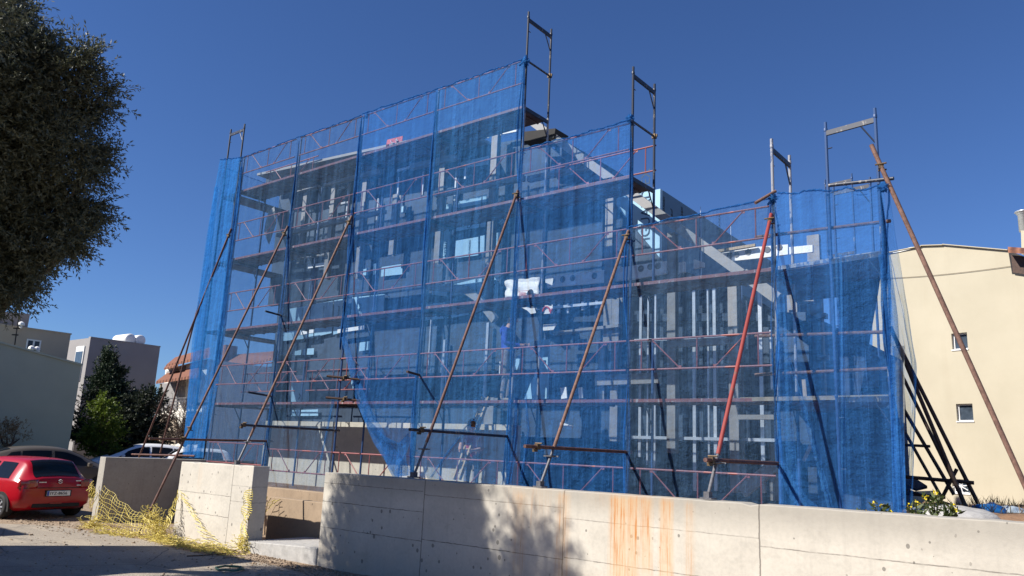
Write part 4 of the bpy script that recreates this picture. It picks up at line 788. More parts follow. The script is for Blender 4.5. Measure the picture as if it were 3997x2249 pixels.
# houses seen hazily through the net at the left
bN = bldg('neighbour_house', 'low house with a red brown tiled roof, seen through the leftmost net', 'house')
part('wall', render_wall('dim render', (.10, .10, .11)), bN, lambda q: q.prism([wp_(560, 940, 14), wp_(560, 1140, 14), wp_(800, 1150, 14), wp_(800, 905, 14)], (0, 6, 0)))
part('roof', M['tile'], bN, lambda q: q.prism([wp_(552, 940, 13.5), wp_(700, 903, 13.5), wp_(700, 889, 15.5), wp_(590, 898, 15.5)], (0, 0, .15)))
part('chimney', M['tile'], bN, lambda q: q.span(tuple(wp_(550, 915, 14.5)), tuple(wp_(562, 868, 14.5)+Vector((.3, .8, 0)))))
# cream building on the right
aC = math.radians(17); nC = Vector((math.sin(aC), math.cos(aC), 0)); uC = Vector((math.cos(aC), -math.sin(aC), 0)); PC = CAM + ray(2400, 838)*28
def cp(X, Y, off=0.0): return onp(X, Y, PC-nC*off, nC)
bC = bldg('neighbour_house', 'cream rendered house end wall with three small windows at the right', 'house')
part('wall', M['cream'], bC, lambda q: q.prism([cp(2195, 645), cp(2262, 634), cp(2318, 620), cp(2372, 617), cp(2536, 630), cp(2546, 690), cp(2580, 692), cp(2600, 1290), cp(2195, 1260)], nC*7))
part('roof_trim', M['cream'], bC, lambda q: [q.bar(cp(*a_, .03)+Vector((0, 0, .03)), cp(*b_, .03)+Vector((0, 0, .01)), .12, .03) for a_, b_ in (((2318, 620), (2372, 617)), ((2372, 617), (2536, 630)), ((2195, 645), (2318, 620)))])
CW = bpy.data.objects[[o.name for o in bC.children if o.name.startswith('wall')][0]]
for (xa, ya, xb, yb, g_) in ((2401, 837, 2437, 882, 0), (2413, 1016, 2451, 1061, 0), (2402, 1207, 2443, 1240, 1)):
    w0 = cp(xa, yb, -.14); w1 = cp(xb, ya, -.14); W_ = (w1-w0).dot(uC); H_ = w1.z-w0.z
    cut = MB(); cut.prism([w0+nC*.12, w0+nC*.12+uC*W_, w0+nC*.12+uC*W_+Vector((0, 0, H_)), w0+nC*.12+Vector((0, 0, H_))], -nC*.6); co_ = cut.build('cut', M['cream']); fixn(co_.data); fixn(CW.data); bm_ = CW.modifiers.new('cut', 'BOOLEAN'); bm_.object = co_; bm_.operation = 'DIFFERENCE'; bm_.solver = 'EXACT'
    bpy.context.view_layer.update(); nm_ = bpy.data.meshes.new_from_object(CW.evaluated_get(bpy.context.evaluated_depsgraph_get())); CW.modifiers.clear(); CW.data = nm_; bpy.data.objects.remove(co_)
    def bx(q, u0, u1, z0, z1, d0, d1): q.prism([w0+uC*u0+Vector((0, 0, z0))-nC*d0, w0+uC*u1+Vector((0, 0, z0))-nC*d0, w0+uC*u1+Vector((0, 0, z1))-nC*d0, w0+uC*u0+Vector((0, 0, z1))-nC*d0], -nC*(d1-d0))
    fr2 = MB(); bx(fr2, -.02, W_+.02, -.03, .012, -.02, .17); bx(fr2, 0, .05, 0, H_, -.04, .03); bx(fr2, W_-.05, W_, 0, H_, -.04, .03); bx(fr2, .05, W_-.05, H_-.05, H_, -.04, .03); bx(fr2, .05, W_-.05, 0, .05, -.04, .03)
    f_ = fr2.build('window', M['white'], bC); part('pane', M['winglass'], f_, lambda q: bx(q, .05, W_-.05, .05, H_-.05, -.04, .0))
    if g_:
        def gr(q):
            cc = w0+uC*W_/2+Vector((0, 0, H_/2))-nC*.15
            for k in range(8): a_ = k*math.pi/4+.2; q.tube(cc, cc+uC*math.cos(a_)*W_*.48+Vector((0, 0, math.sin(a_)*H_*.46)), .016, 5)
        part('grille', M['white'], f_, gr)
part('eave', M['tile'], bC, lambda q: q.prism([cp(2536, 636, .6), cp(2590, 640, .6), cp(2590, 632, .1), cp(2536, 628, .1)], (0, 0, .1)))
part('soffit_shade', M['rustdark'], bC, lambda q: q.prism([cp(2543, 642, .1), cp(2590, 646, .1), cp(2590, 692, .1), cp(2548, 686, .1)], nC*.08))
part('chimney', M['cream'], bC, lambda q: q.prism([cp(2568, 580, -1), cp(2600, 580, -1), cp(2600, 640, -1), cp(2570, 640, -1)], nC*.8))
part('flue_pipe', M['stud'], bC, lambda q: q.lathe(cp(2580, 582, -1.3), [(.20, 0), (.20, .62), (.24, .64), (.24, .69), (.30, .71), (.28, .74)], 14), smooth=True)
mem = part('roof_membrane', M['eps'], bC, lambda q: q.prism([cp(2246, 634, -.8), cp(2290, 622, -.8), cp(2318, 619, -.8), cp(2318, 625, -.8), cp(2246, 646, -.8)], nC*.3))
t = thing('overhead_cable', 'thin dark cable sagging across the cream wall', 'cable', cp(2260, 700, .3)); q = MB(); q.path([cp(2230+k*32, 700 - 31*(k/10)**1.25 + 2*math.sin(k*math.pi/10), .03) for k in range(11)], .008, 5); q.build('wire', M['rustdark'], t)
bT = bldg('garden_shed', 'little building with a dark grey pitched roof below the cream wall, beside the netting', 'shed')
def tp(X, Y, y): return ony(X, Y, y)
part('wall', M['whitewall'], bT, lambda q: q.prism([tp(2255, 1238, 9), tp(2312, 1236, 9), tp(2280, 1265, 9), tp(2255, 1280, 9)], (0, 2.0, 0)))
part('roof', M['tiledark'], bT, lambda q: q.prism([tp(2255, 1200, 9.6), tp(2296, 1205, 9.6), tp(2333, 1229, 8.7), tp(2304, 1236, 8.7), tp(2255, 1215, 8.7)], (0, 0, .06)))
# dwellings across the street whose shadows fall on the road
for i, (x0, x1, y0, y1, z1, lab) in enumerate(((-9.1, -6.6, -24, -9.15, 5.0, 'plain rendered house across the street that shades the road'), (-24, -12.1, -26, -10.75, 5.0, 'second rendered house across the street, farther left'))):
    bh = bldg('street_house', lab, 'house'); part('wall', M['beige'], bh, lambda q: q.span((x0, y0, -1.1), (x1, y1, z1-.15))); part('roof', M['roofgrey'], bh, lambda q: q.span((x0-.05, y0, z1-.15), (x1+.05, y1+.05, z1)))
# ------------------------------------------------------------------ vegetation
def leaf(q, p, d, L, W, up=None):
    d = d.normalized(); s_ = d.cross(Vector((random.gauss(0, 1), random.gauss(0, 1), random.gauss(0, 1))))
    if s_.length < 1e-4: return
    s_ = s_.normalized()*W/2; o = len(q.v); q.v += [p, p+d*L*.45+s_, p+d*L, p+d*L*.45-s_]; q.f.append((o, o+1, o+2, o+3)); q.mi.append(0)
def rdir(): 
    while True:
        v = Vector((random.uniform(-1, 1), random.uniform(-1, 1), random.uniform(-1, 1)))
        if .05 < v.length < 1: return v.normalized()
def twig(q, p, d, L, n, ll, lw, droop=.15, ql=None):
    pos = Vector(p); d = d.normalized(); st = L/n
    for i in range(n):
        d = (d + rdir()*.16 + Vector((0, 0, -droop*.2))).normalized(); pos = pos + d*st
        for k in (0, 1): leaf(q, pos, (d*.8 + rdir()*.9), ll*random.uniform(.7, 1.25), lw*random.uniform(.8, 1.2))
    leaf(q, pos, d, ll, lw)
    if ql is not None: ql.append((Vector(p), pos))
def limbs(q, base, targets, r0, r1, n=6, kink=.18):
    for tg in targets:
        base_ = Vector(base); tg = Vector(tg); pts = [base_.lerp(tg, i/n) + rdir()*kink*(1 if 0 < i < n else 0)*(.4+.6*i/n) + Vector((0, 0, math.sin(i/n*math.pi)*.12)) for i in range(n+1)]
        q.path(pts, [r0+(r1-r0)*i/n for i in range(n+1)], 7)
OT = thing('olive_tree', 'large olive tree with small grey green leaves overhanging at the upper left', 'tree', (-4.4, -7.9, -1.0))
q = MB(); tb = Vector((-4.4, -7.9, -1.05)); fk = Vector((-4.55, -7.75, 1.9)); q.path([tb, tb.lerp(fk, .4)+Vector((.12, .05, 0)), tb.lerp(fk, .75)+Vector((-.08, .1, 0)), fk], [.30, .22, .19, .17], 10)
lobes = []
def lobe(X, Y, R, dist): p = ond(X-14, Y-(34 if Y > 600 else 10), dist); rr = R*dist/2000.0; lobes.append((p, rr)); return p
for (X, Y, R, D_) in ((20, 40, 85, 13.6), (-60, 120, 170, 13.8), (60, 150, 100, 13.2), (-40, 320, 220, 13.4), (110, 260, 100, 13.0), (200, 200, 75, 12.9), (228, 160, 40, 12.8), (225, 290, 62, 13.1), (160, 370, 110, 12.8), (60, 450, 150, 13.3), (220, 440, 66, 12.7), (250, 400, 45, 12.9), (235, 535, 62, 12.9), (292, 555, 30, 12.7), (150, 560, 110, 13.1), (50, 610, 120, 13.3), (190, 640, 60, 12.6), (120, 690, 50, 12.9), (30, 705, 70, 13.2), (-60, 600, 190, 13.6), (55, 750, 28, 13.0), (20, 770, 26, 13.2), (-150, 250, 250, 13.9), (-170, 520, 240, 13.9), (140, 150, 40, 13.1), (270, 250, 30, 12.9), (258, 350, 36, 12.8)):
    lobe(X, Y, R, D_)
limbs(q, fk, [p for p, r_ in lobes], .085, .012); q.build('trunk', M['bark'], OT, smooth=True)
q = MB()
for p, r_ in lobes:
    n = int(60 + (620 if p.z > 5.6 else 860)*r_*r_*(1.7 if r_ > 1.15 else 1))
    for i in range(n):
        d = rdir(); rad = r_*(random.random()**.42)
        pos = p + Vector((d.x, d.y, d.z*.95))*rad*max(.10, r_-.30)/r_
        if nz(pos, 2.2, 3) < -.17 and rad > .3*r_ and r_ < 1.15: continue
        out = rad > .8*r_; twig(q, pos, d*.8 + rdir()*.5 + Vector((.1, .15, .14 if pos.z > 4.5 else -.28)), random.uniform(.20, .50) if out else random.uniform(.16, .36), 9 if out else 7, .070, .019)
q.build('crown', M['olive'], OT)
O2 = thing('olive_tree', 'smaller olive tree beyond the left edge whose shade falls on the rust streaked wall', 'tree', (-2.6, -9.9, -1.0))
q = MB(); q.path([(-2.6, -9.9, -1.05), (-2.5, -9.8, 1.5), (-2.3, -9.8, 3.0)], [.16, .12, .10], 8)
cs = [Vector((-1.6+random.uniform(-.5, .5), -9.6+random.uniform(-.5, .5), 6.3+random.uniform(-.7, .45))) for i in range(12)]; limbs(q, (-2.3, -9.8, 3.0), cs, .05, .012); q.build('trunk', M['bark'], O2)
q = MB()
for cpt in cs:
    for i in range(90): d = rdir(); twig(q, cpt+d*random.random()**.5*.42, d, .3, 7, .07, .024)
q.build('crown', M['olive'], O2)
# the conifer and shrubs between the neighbours
def shrub(name, label, cat, blobs, mat, ll, lw, dens, trunk=None, up=.2, tl=.3, stem=M['twig'], n=5):
    base = trunk; t = thing(name, label, cat, base); q = MB()
    for p, r_ in blobs: q.path([Vector(base), Vector(base).lerp(p, .5)+rdir()*.1, p], [.07, .04, .012], 6)
    q.build('trunk' if cat == 'tree' else 'stem', stem, t); q = MB()
    for p, r_ in blobs:
        for i in range(int(dens*r_*r_)+6):
            d = rdir(); pos = p + d*r_*random.random()**.45
            if nz(pos, 1.7, 5) < -.3: continue
            twig(q, pos, d+Vector((0, 0, up)), tl*random.uniform(.6, 1.2), n, ll, lw, 0)
    q.build('crown' if cat == 'tree' else 'foliage', mat, t); return t
XC = -27.0
CT = thing('conifer_tree', 'dark conifer with ragged upswept branches in front of the grey house', 'tree', onx(272, 1150, XC))
q = MB(); tp_ = onx(272, 920, XC); bs = onx(268, 1160, XC); q.path([bs, bs.lerp(tp_, .5), tp_], [.22, .13, .02], 8); tips = []
for i in range(115):
    v = random.random()**.62; o = bs.lerp(tp_, 1-v*.97); wmax = .12 + 2.25*min(v, .72)**1.05
    a = random.random()*6.283; tip = o + Vector((math.cos(a), math.sin(a), 0))*wmax*random.uniform(.65, 1.1) + Vector((0, 0, .25+.55*random.random())); tips.append((o, tip)); q.path([o, o.lerp(tip, .55)-Vector((0, 0, .12)), tip], [.03, .02, .006], 5)
q.build('trunk', M['bark'], CT); q = MB()
for o, tip in tips:
    for k in range(24): u = random.uniform(.22, 1.0); pp = o.lerp(tip, u); twig(q, pp+rdir()*.10, (tip-o).normalized()+rdir()*.7+Vector((0, 0, .35)), .30, 4, .16, .05, 0)
q.build('crown', M['conifer'], CT)
def bl(lst, X0): return [(onx(X, Y, X0), R*((onx(X, Y, X0)-CAM).length)/2000) for X, Y, R in lst]
shrub('leafy_shrub', 'bright yellow green shrub in front of the dark conifer', 'shrub', bl([(255, 1040, 22), (262, 1015, 14), (240, 1075, 30), (270, 1070, 26), (228, 1095, 18), (250, 1105, 30), (285, 1100, 22), (238, 1120, 22), (272, 1030, 12)], -24.5), M['limeleaf'], .12, .07, 420, onx(255, 1150, -24.5), up=.4)
shrub('leafy_shrub', 'broad dark evergreen shrub between the conifer and the white house', 'shrub', bl([(310, 1050, 34), (345, 1035, 36), (372, 1010, 28), (385, 1055, 34), (335, 1090, 42), (375, 1100, 40), (300, 1100, 34), (405, 1090, 24), (392, 1000, 14)], -25.5), M['darkleaf'], .14, .075, 330, onx(345, 1150, -25.5), up=.2)
shrub('dry_bush', 'dry straw coloured bush by the green grey wall at the far left', 'bush', bl([(18, 1098, 20), (38, 1092, 16), (0, 1090, 22), (50, 1104, 10)], -21.0), M['dryleaf'], .11, .02, 700, onx(18, 1125, -21), up=.5, n=4)
BS = thing('bare_shrub', 'tangled leafless shrub behind the left braces in front of the white house', 'shrub', onx(460, 1120, -19)); q = MB()
b0 = onx(465, 1125, -19)
for i in range(70):
    tgt = onx(random.uniform(408, 500), random.uniform(975, 1100), -19) + Vector((random.uniform(-1, 1), 0, 0)); pts = [b0]; 
    for k in range(1, 6): pts.append(b0.lerp(tgt, k/5) + rdir()*.14 + Vector((0, 0, math.sin(k/5*3.1)*.2)))
    q.path(pts, [.022, .017, .013, .010, .007, .004], 4)
    for k in range(3):
        e = pts[random.randint(2, 5)]; q.path([e, e+rdir()*.25, e+rdir()*.45], [.007, .005, .003], 4)
q.build('branches', M['twig'], BS)
# weeds with yellow flowers on the terrace edge behind the big wall
for i, (X, Y, yy, s, n, nm) in enumerate(((2168, 1300, -1.9, .16, 5, 'low clump left of the taller one'), (2213, 1296, -1.9, .26, 6, 'clump with two blooms against the blue net'), (2240, 1303, -1.9, .16, 4, 'small clump by the net corner'), (2308, 1302, -1.7, .30, 6, 'clump right of the netting'), (2352, 1290, -1.2, .48, 8, 'tallest clump under the black braces'), (2405, 1306, -1.7, .24, 5, 'clump with thin spread leaves under the black braces'), (2388, 1298, -1.9, .2, 4, 'little leafy clump beside the grey mound'))):
    p = ony(X, Y+8, yy); p.z = max(p.z-.05, .3); s = s*.46; t = thing('flowering_weed', 'green weed with yellow flowers, %s' % nm, 'weed', p, 'yellow flowering weeds behind the wall')
    q = MB(); ends = []
    for k in range(n): e = p+Vector((random.uniform(-.7, .7)*s, random.uniform(-.5, .5)*s, s*random.uniform(.7, 1.3)+.07)); ends.append(e); q.path([p, p.lerp(e, .5)+rdir()*.03, e], [.006, .005, .003], 5)
    for e in ends:
        for k in range(9): pp = p.lerp(e, random.uniform(.2, .95)); leaf(q, pp, rdir()+Vector((0, 0, .2)), random.uniform(.05, .11), .035)
    q.build('stems', M['weed'], t); q = MB()
    for e in ends[:max(1, n//3)]:
        for k in range(12): leaf(q, e+rdir()*.025, rdir()+Vector((0, -.3, .5)), .028, .02)
    q.build('blossoms', M['flower'], t)
q = MB()
for i in range(420):
    x = random.uniform(6.3, 10.5); y = random.uniform(1.0, 9); z = tz(x, y); 
    for k in range(4): leaf(q, Vector((x, y, z)), rdir()*.7+Vector((0, 0, 1.0)), random.uniform(.08, .26), .012)
tag(q.build('dry_grass', M['dryleaf']), 'sparse dry grass on the brown earth below the cream wall', 'grass', kind='stuff')
def lump(name, label, cat, c, r, mat, sq=.5, n=10, amp=.35):
    c = Vector(c); q = MB(); rows = []
    for i in range(n+1):
        th = math.pi*i/n; row = []
        for k in range(n*2+1):
            ph = math.pi*(k % (n*2))/n; d = Vector((math.sin(th)*math.cos(ph), math.sin(th)*math.sin(ph), math.cos(th)*sq)); row.append(c + d*r*(1+amp*nz(d, 2.2, r*9)))
        rows.append(row)
    q.grid(rows); return tag(q.build(name, mat, smooth=True), label, cat)
lump('rubbish_sack', 'crumpled bright blue sack on the brown earth below the cream wall', 'sack', ony(2488, 1288, 2.2), .24, basic('blue sack', (.03, .20, .48), .5), .5)
lump('rubble_heap', 'whitish heap of plaster rubble beside the blue sack', 'rubble', ony(2538, 1290, 2.6), .26, M['whitesheet'], .35, amp=.6)
lump('sand_mound', 'grey mound of sand behind the wall under the black braces', 'mound', ony(2400, 1312, .2), .62, M['slab'], .32, amp=.25)
# ------------------------------------------------------------------ parked cars
def cr(p, x):
    """Catmull-Rom interpolation through stations p = [(x, v...)...]"""
    n = len(p); i = 0
    while i < n-2 and x > p[i+1][0]: i += 1
    t = (x-p[i][0])/(p[i+1][0]-p[i][0]); t = max(0, min(1, t)); a = p[max(i-1, 0)]; b_ = p[i]; c_ = p[i+1]; d = p[min(i+2, n-1)]; out = []
    for k in range(1, len(b_)):
        m0 = (c_[k]-a[k])/max(1e-6, c_[0]-a[0])*(c_[0]-b_[0]); m1 = (d[k]-b_[k])/max(1e-6, d[0]-b_[0])*(c_[0]-b_[0])
        if (c_[k]-b_[k])*(m0) < 0: m0 = 0
        if (c_[k]-b_[k])*(m1) < 0: m1 = 0
        out.append((2*t**3-3*t*t+1)*b_[k] + (t**3-2*t*t+t)*m0 + (-2*t**3+3*t*t)*c_[k] + (t**3-t*t)*m1)
    return out
def car(name, label, st, paint, loc, heading, sides, rear=None, front=None, wheel_x=(-1.22, 1.23), wr=.30, glass=None, plate=None, emblem=False, scale=(1, 1, 1), group=None):
    glass = glass or M['glass']; t = thing(name, label, 'car', (0, 0, 0), group)
    def half(x):
        w_, zb, zm, zl, zt, wt = cr(st, x); return [(0, zb), (w_*.8, zb), (w_*.965, zb+.09), (w_, zm), (w_*.99, zl-.05), (w_*.965, zl), (wt+.012, zt-.085), (wt*.93, zt-.025), (wt*.6, zt+.008), (0, zt+.02)]
    x0, x1 = st[0][0], st[-1][0]; N = 64; rows = []
    for i in range(N+1):
        x = x0+(x1-x0)*i/N; h = half(x); rows.append([Vector((x, y, z)) for y, z in h] + [Vector((x, -y, z)) for y, z in h[-2::-1]])
    q = MB(); q.grid(rows); q.f += [tuple(range(len(rows[0])-1)), tuple(range(len(q.v)-1, len(q.v)-len(rows[0]), -1))]; q.mi += [0, 0]
    q.build('body', paint, t, smooth=True)
    for (xa, xb, ta, tb, sl0, sl1) in sides:
        for sg_ in (1, -1):
            G = []
            for i in range(9):
                r_ = []
                for j in range(5):
                    tt = .08+(.86)*j/4; u = i/8; x = (xa+sl0*tt)*(1-u) + (xb+sl1*tt)*u; h = half(x); a, b_ = h[5], h[6]
                    y = a[0]+(b_[0]-a[0])*tt; z = a[1]+(b_[1]-a[1])*tt; r_.append(Vector((x, sg_*(y+.008), z+.002)))
                G.append(r_)
            q = MB(); q.grid(G); q.build('window', glass, t, smooth=True)
    for nm, rng in (('rear_window', rear), ('windscreen', front)):
        if not rng: continue
        xa, xb, wf = rng; G = []
        for i in range(13):
            x = xa+(xb-xa)*i/12; h = half(x); h2 = half(x+.02); dz = (h2[-1][1]-h[-1][1])/.02; nn = Vector((-dz, 0, 1)).normalized(); r_ = []
            for j in range(11):
                v = -1+2*j/10; y = v*h[7][0]*wf; s_ = abs(v)*wf; z = h[9][1] + (h[7][1]-h[9][1])*s_**2.2; r_.append(Vector((x, y, z))+nn*.012)
            G.append(r_)
        q = MB(); q.grid(G); q.build(nm, glass, t, smooth=True)
    W_ = cr(st, 0)[0]
    for x in wheel_x:
        for sg_ in (1, -1):
            c_ = Vector((x, sg_*(W_-.07), wr)); q = MB(); s2 = sg_
            prof = [(wr*.62, -.10), (wr*.93, -.105), (wr, -.07), (wr, .07), (wr*.93, .105), (wr*.66, .10), (wr*.62, .08)]
            q.lathe(c_, [(r_, h*s2) for r_, h in prof], 28, 'Y'); ty = q.build('wheel', M['black'], t, smooth=True)
            q = MB(); q.lathe(c_, [(wr*.64, .072*s2), (wr*.62, .098*s2), (wr*.55, .075*s2), (.05, .07*s2)], 24, 'Y')
            for k in range(8):
                a = k*math.pi/4; e = Vector((math.cos(a), 0, math.sin(a))); q.bar(c_+e*.04+Vector((0, .088*s2, 0)), c_+e*wr*.6+Vector((0, .094*s2, 0)), .035, .02, up=(0, 1, 0))
            q.build('rim', M['stud'], ty)
            q = MB(); n = 20
            arch = [Vector((x+math.cos(a)*(wr+.065), sg_*(W_+.006), wr+math.sin(a)*(wr+.065))) for a in (math.pi*k/n for k in range(n+1))]+[Vector((x-(wr+.065), sg_*(W_+.004), .20)), Vector((x+(wr+.065), sg_*(W_+.004), .20))][::1]
            q.prism(arch, (0, -.03*sg_, 0)); q.build('wheel_arch', M['black'], t)
    for sg_ in (1, -1):
        xm = x1*.42; h = half(xm); q = MB(); q.box((xm, sg_*(W_+.07), h[5][1]+.06), (.12, .18, .13)); q.build('mirror', paint, t, bevel=.03)
    xr = x0
    if plate:
        # rear details
        h = half(x0+.02)
        for sg_ in (1, -1):
            q = MB(); G = [[Vector((x0-.012+.012*abs(v)+ (.30*max(0, u-.55) if 1 else 0), sg_*(.50+.36*u), .885+.11*v-.03*u*(v+1)*.2)) for v in (-1, -.5, 0, .5, 1)] for u in (0, .2, .4, .55, .7, .85, .985)]
            q.grid(G); lt = q.build('tail_light', basic('tail lamp red %d' % sg_, (.24, .012, .012), .12, coat=.8), t, smooth=True); sm_ = lt.modifiers.new('thick', 'SOLIDIFY'); sm_.thickness = .03; sm_.offset = 0
            q = MB(); q.span((x0-.03, sg_*.56, .93), (x0-.02, sg_*.72, .965)); q.build('lens', basic('smoked lens %d' % sg_, (.10, .03, .03), .1, coat=.8), lt)
        q = MB(); q.span((x0-.035, -.27, .585), (x0-.012, .27, .71)); pl = q.build('licence_plate', M['white'], t, bevel=.004)
        q = MB(); q.span((x0-.038, .22, .59), (x0-.034, .268, .705)); q.build('blue_band', basic('plate blue', (.03, .08, .4), .4), pl)
        lettering(plate, .105, (x0-.040, .205, .612), (0, -1, 0), (0, 0, 1), M['black'], pl, .004)
        q = MB(); q.span((x0-.03, -.30, .57), (x0-.008, .30, .725)); q.build('plate_frame', M['black'], t, bevel=.004)
        q = MB(); q.span((x0-.012, -.80, .775), (x0+.01, .80, .79)); q.build('hatch_seam', M['black'], t)
        q = MB(); q.span((x0-.015, -.55, .30), (x0+.03, .55, .40)); q.build('diffuser', M['black'], t, bevel=.02)
        q = MB(); q.span((x0-.02, -.12, .385), (x0+.02, .16, .42)); q.build('rear_fog_light', basic('fog lamp', (.35, .03, .02), .3), t, bevel=.01)
        for (y, z, w_, n_) in ((.40, .925, .17, 4), (-.43, .955, .13, 4), (-.45, .845, .10, 3)):
            q = MB()
            for k in range(n_): q.span((x0-.022, y-w_/2+k*w_/n_, z-.012), (x0-.012, y-w_/2+(k+.78)*w_/n_, z+.012))
            q.build('chrome_lettering', M['stud'], t)
        q = MB(); e = [(.045, .02), (0, .05), (-.045, .02), (.0, .0), (.045, -.02), (0, -.05), (-.045, -.02)]
        for a, b_ in zip(e, e[1:]): 
            q.bar((x0-.024, -a[0], .94+a[1]), (x0-.024, -b_[0], .94+b_[1]), .02, .012)
        q.build('emblem', M['stud'], t)
        q = MB(); q.tube((-1.36, .0, 1.5), (-1.52, .0, 1.66), .006, 5); q.build('antenna', M['black'], t)
        q = MB(); q.bar((x0+.075, -.02, 1.015), (x0+.10, .33, 1.06), .02, .02); q.build('wiper', M['black'], t)
    else:
        for sg_ in (1, -1):
            q = MB(); q.box((x1-.17, sg_*(W_-.20), st[-2][4]-.06), (.34, .22, .10), -.5*sg_); q.build('headlight', M['winglass'], t, bevel=.03)
    for sg_ in (1, -1):
        for xh in (-.55, .45):
            q = MB(); q.box((xh, sg_*(W_+.006), .88), (.16, .03, .03)); q.build('door_handle', paint, t, bevel=.008)
        q = MB(); q.span((-.12, sg_*(W_-.002)-.004, .38), (-.112, sg_*(W_-.002)+.004, .90)); q.build('door_seam', M['black'], t)
    t.location = loc; t.rotation_euler = (0, 0, heading); t.scale = scale; return t
hatch = [(-1.92, .74, .36, .62, .90, .985, .60), (-1.88, .80, .30, .60, .93, 1.02, .62), (-1.72, .845, .24, .58, .95, 1.14, .61), (-1.52, .862, .20, .58, .955, 1.40, .565), (-1.30, .867, .19, .58, .955, 1.475, .57), (-.6, .867, .18, .58, .95, 1.50, .585), (.0, .867, .18, .58, .945, 1.485, .59), (.35, .867, .18, .58, .94, 1.40, .60), (.75, .865, .18, .57, .93, 1.14, .66), (1.05, .86, .19, .56, .91, .985, .72), (1.5, .84, .2, .54, .84, .90, .70), (1.82, .75, .26, .50, .70, .76, .6), (1.92, .62, .32, .46, .58, .62, .5)]
def paintm(n, c, r=.28): 
    b = NB(n); f = b.noise(b.pos(), 3, 3); b.bsdf(b.mix(f, tuple(k*.9 for k in c), c), r, .0, None, .35, .4); return b.m
redp = paintm('red car paint', (.34, .004, .012)); taupe = paintm('dusty taupe paint', (.095, .082, .066), .4); whp = paintm('white car paint', (.74, .75, .76)); palep = paintm('pale teal paint', (.40, .48, .46))
hd = math.atan2(-.17, -.985)
ra = Vector((-12.10, -3.2, -1.0)); hv = Vector((math.cos(hd), math.sin(hd), 0))
car('parked_car', 'small red hatchback seen from behind, nearest of the parked cars', hatch, redp, tuple(ra + hv*1.22*1.08 + Vector((0, 0, 0))), hd, [(-1.32, -.62, 0, .02, .10, 0), (-.52, .80, 0, 0, 0, -.42)], rear=(-1.83, -1.44, .93), front=(.30, .98, .9), plate='IYZ-8656', scale=(1.02, 1.07, .94))
sedan = [(-2.15, .70, .40, .62, .85, 1.0, .55), (-2.08, .80, .30, .60, .92, 1.06, .60), (-1.7, .86, .22, .58, .96, 1.24, .58), (-1.1, .875, .19, .58, .96, 1.42, .57), (-.4, .875, .18, .58, .95, 1.485, .58), (.2, .875, .18, .58, .94, 1.46, .585), (.6, .875, .18, .58, .93, 1.34, .60), (1.1, .87, .18, .57, .92, 1.10, .67), (1.42, .86, .19, .56, .89, .965, .72), (1.8, .83, .21, .53, .80, .84, .68), (2.1, .74, .27, .48, .66, .70, .58), (2.2, .6, .33, .44, .54, .58, .5)]
car('parked_car', 'dusty taupe hatchback parked side-on behind the red hatchback', sedan, taupe, (-17.6, -1.0, -.88), math.radians(84), [(-1.62, -1.0, 0, 0, .45, .05), (-.95, -.12, 0, 0, .05, 0), (-.04, 1.22, 0, 0, 0, -.52)], rear=(-2.0, -1.2, .9), front=(.50, 1.38, .9), wheel_x=(-1.32, 1.36), wr=.315)
car('parked_car', 'white hatchback with a dark windscreen above the wing wall, nearer of the two white cars', hatch, whp, (-20.2, 5.0, -.82), math.radians(-112), [(-1.32, -.62, 0, .02, .10, 0), (-.52, .80, 0, 0, 0, -.42)], rear=(-1.83, -1.44, .93), front=(.30, .98, .9), group=None)
car('parked_car', 'white car partly hidden behind the other white car, farther from the street', sedan, whp, (-22.6, 4.6, -.72), math.radians(-108), [(-1.62, -1.0, 0, 0, .45, .05), (-.95, -.12, 0, 0, .05, 0), (-.04, 1.22, 0, 0, 0, -.52)], rear=(-2.0, -1.2, .9), front=(.50, 1.38, .9), wheel_x=(-1.32, 1.36), wr=.315)
car('parked_car', 'pale teal car of which only the roof shows at the far left edge', hatch, palep, (-20.4, -2.6, -.70), math.radians(80), [(-1.32, -.62, 0, .02, .10, 0), (-.52, .80, 0, 0, 0, -.42)], rear=(-1.83, -1.44, .93), front=(.30, .98, .9))
# ------------------------------------------------------------------ yellow barrier mesh on the driveway
YN = thing('barrier_net', 'torn yellow plastic barrier mesh draped across the driveway mouth', 'barrier net', (-9, -2.8, -1.0))
def mesh_panel(name, TL, TR, BL, BR, nu, nv, sag, seed, tear=.0, r=.0052):
    q = MB(); P = []
    for i in range(nu+1):
        u = i/nu; row = []
        for j in range(nv+1):
            v = j/nv; p = curve_at(TL, u).lerp(curve_at(BL, u), v) if True else None
            p = p + Vector((.10*nz((u*5, v*4, seed), 1), -.10*abs(nz((u*4, v*3, seed+3), 1)), .07*nz((u*7, v*5, seed+6), 1)*(1-abs(2*v-1)*.4))) - Vector((0, 0, sag*math.sin(u*math.pi)*(1-v)))
            p.z = max(p.z, -.99); row.append(p)
        P.append(row)
    for row in P:
        q.path(row, r*1.35, 4, cap=False)
    for j in range(nv+1):
        k = 0
        while k < nu:
            e = min(nu, k+random.randint(4, 14))
            if random.random() > tear: q.path([P[i][j] for i in range(k, e+1)], r*.62, 4, cap=False)
            k = e
    return q.build(name, M['yellow'], YN)
def V(*l): return [Vector(p) for p in l]
mesh_panel('draped_panel', V(ony(262, 1222, -2.72), ony(330, 1275, -2.85), ony(392, 1312, -2.98)), None, V(ony(228, 1332, -2.75), ony(300, 1345, -3.0), ony(395, 1355, -3.1)), None, 24, 11, .02, 3)
mesh_panel('draped_panel', V(ony(392, 1312, -3.0), ony(420, 1300, -2.85), ony(448, 1232, -2.66)), None, V(ony(392, 1350, -3.1), ony(425, 1330, -2.9), ony(450, 1262, -2.66)), None, 16, 5, .10, 5, .25)
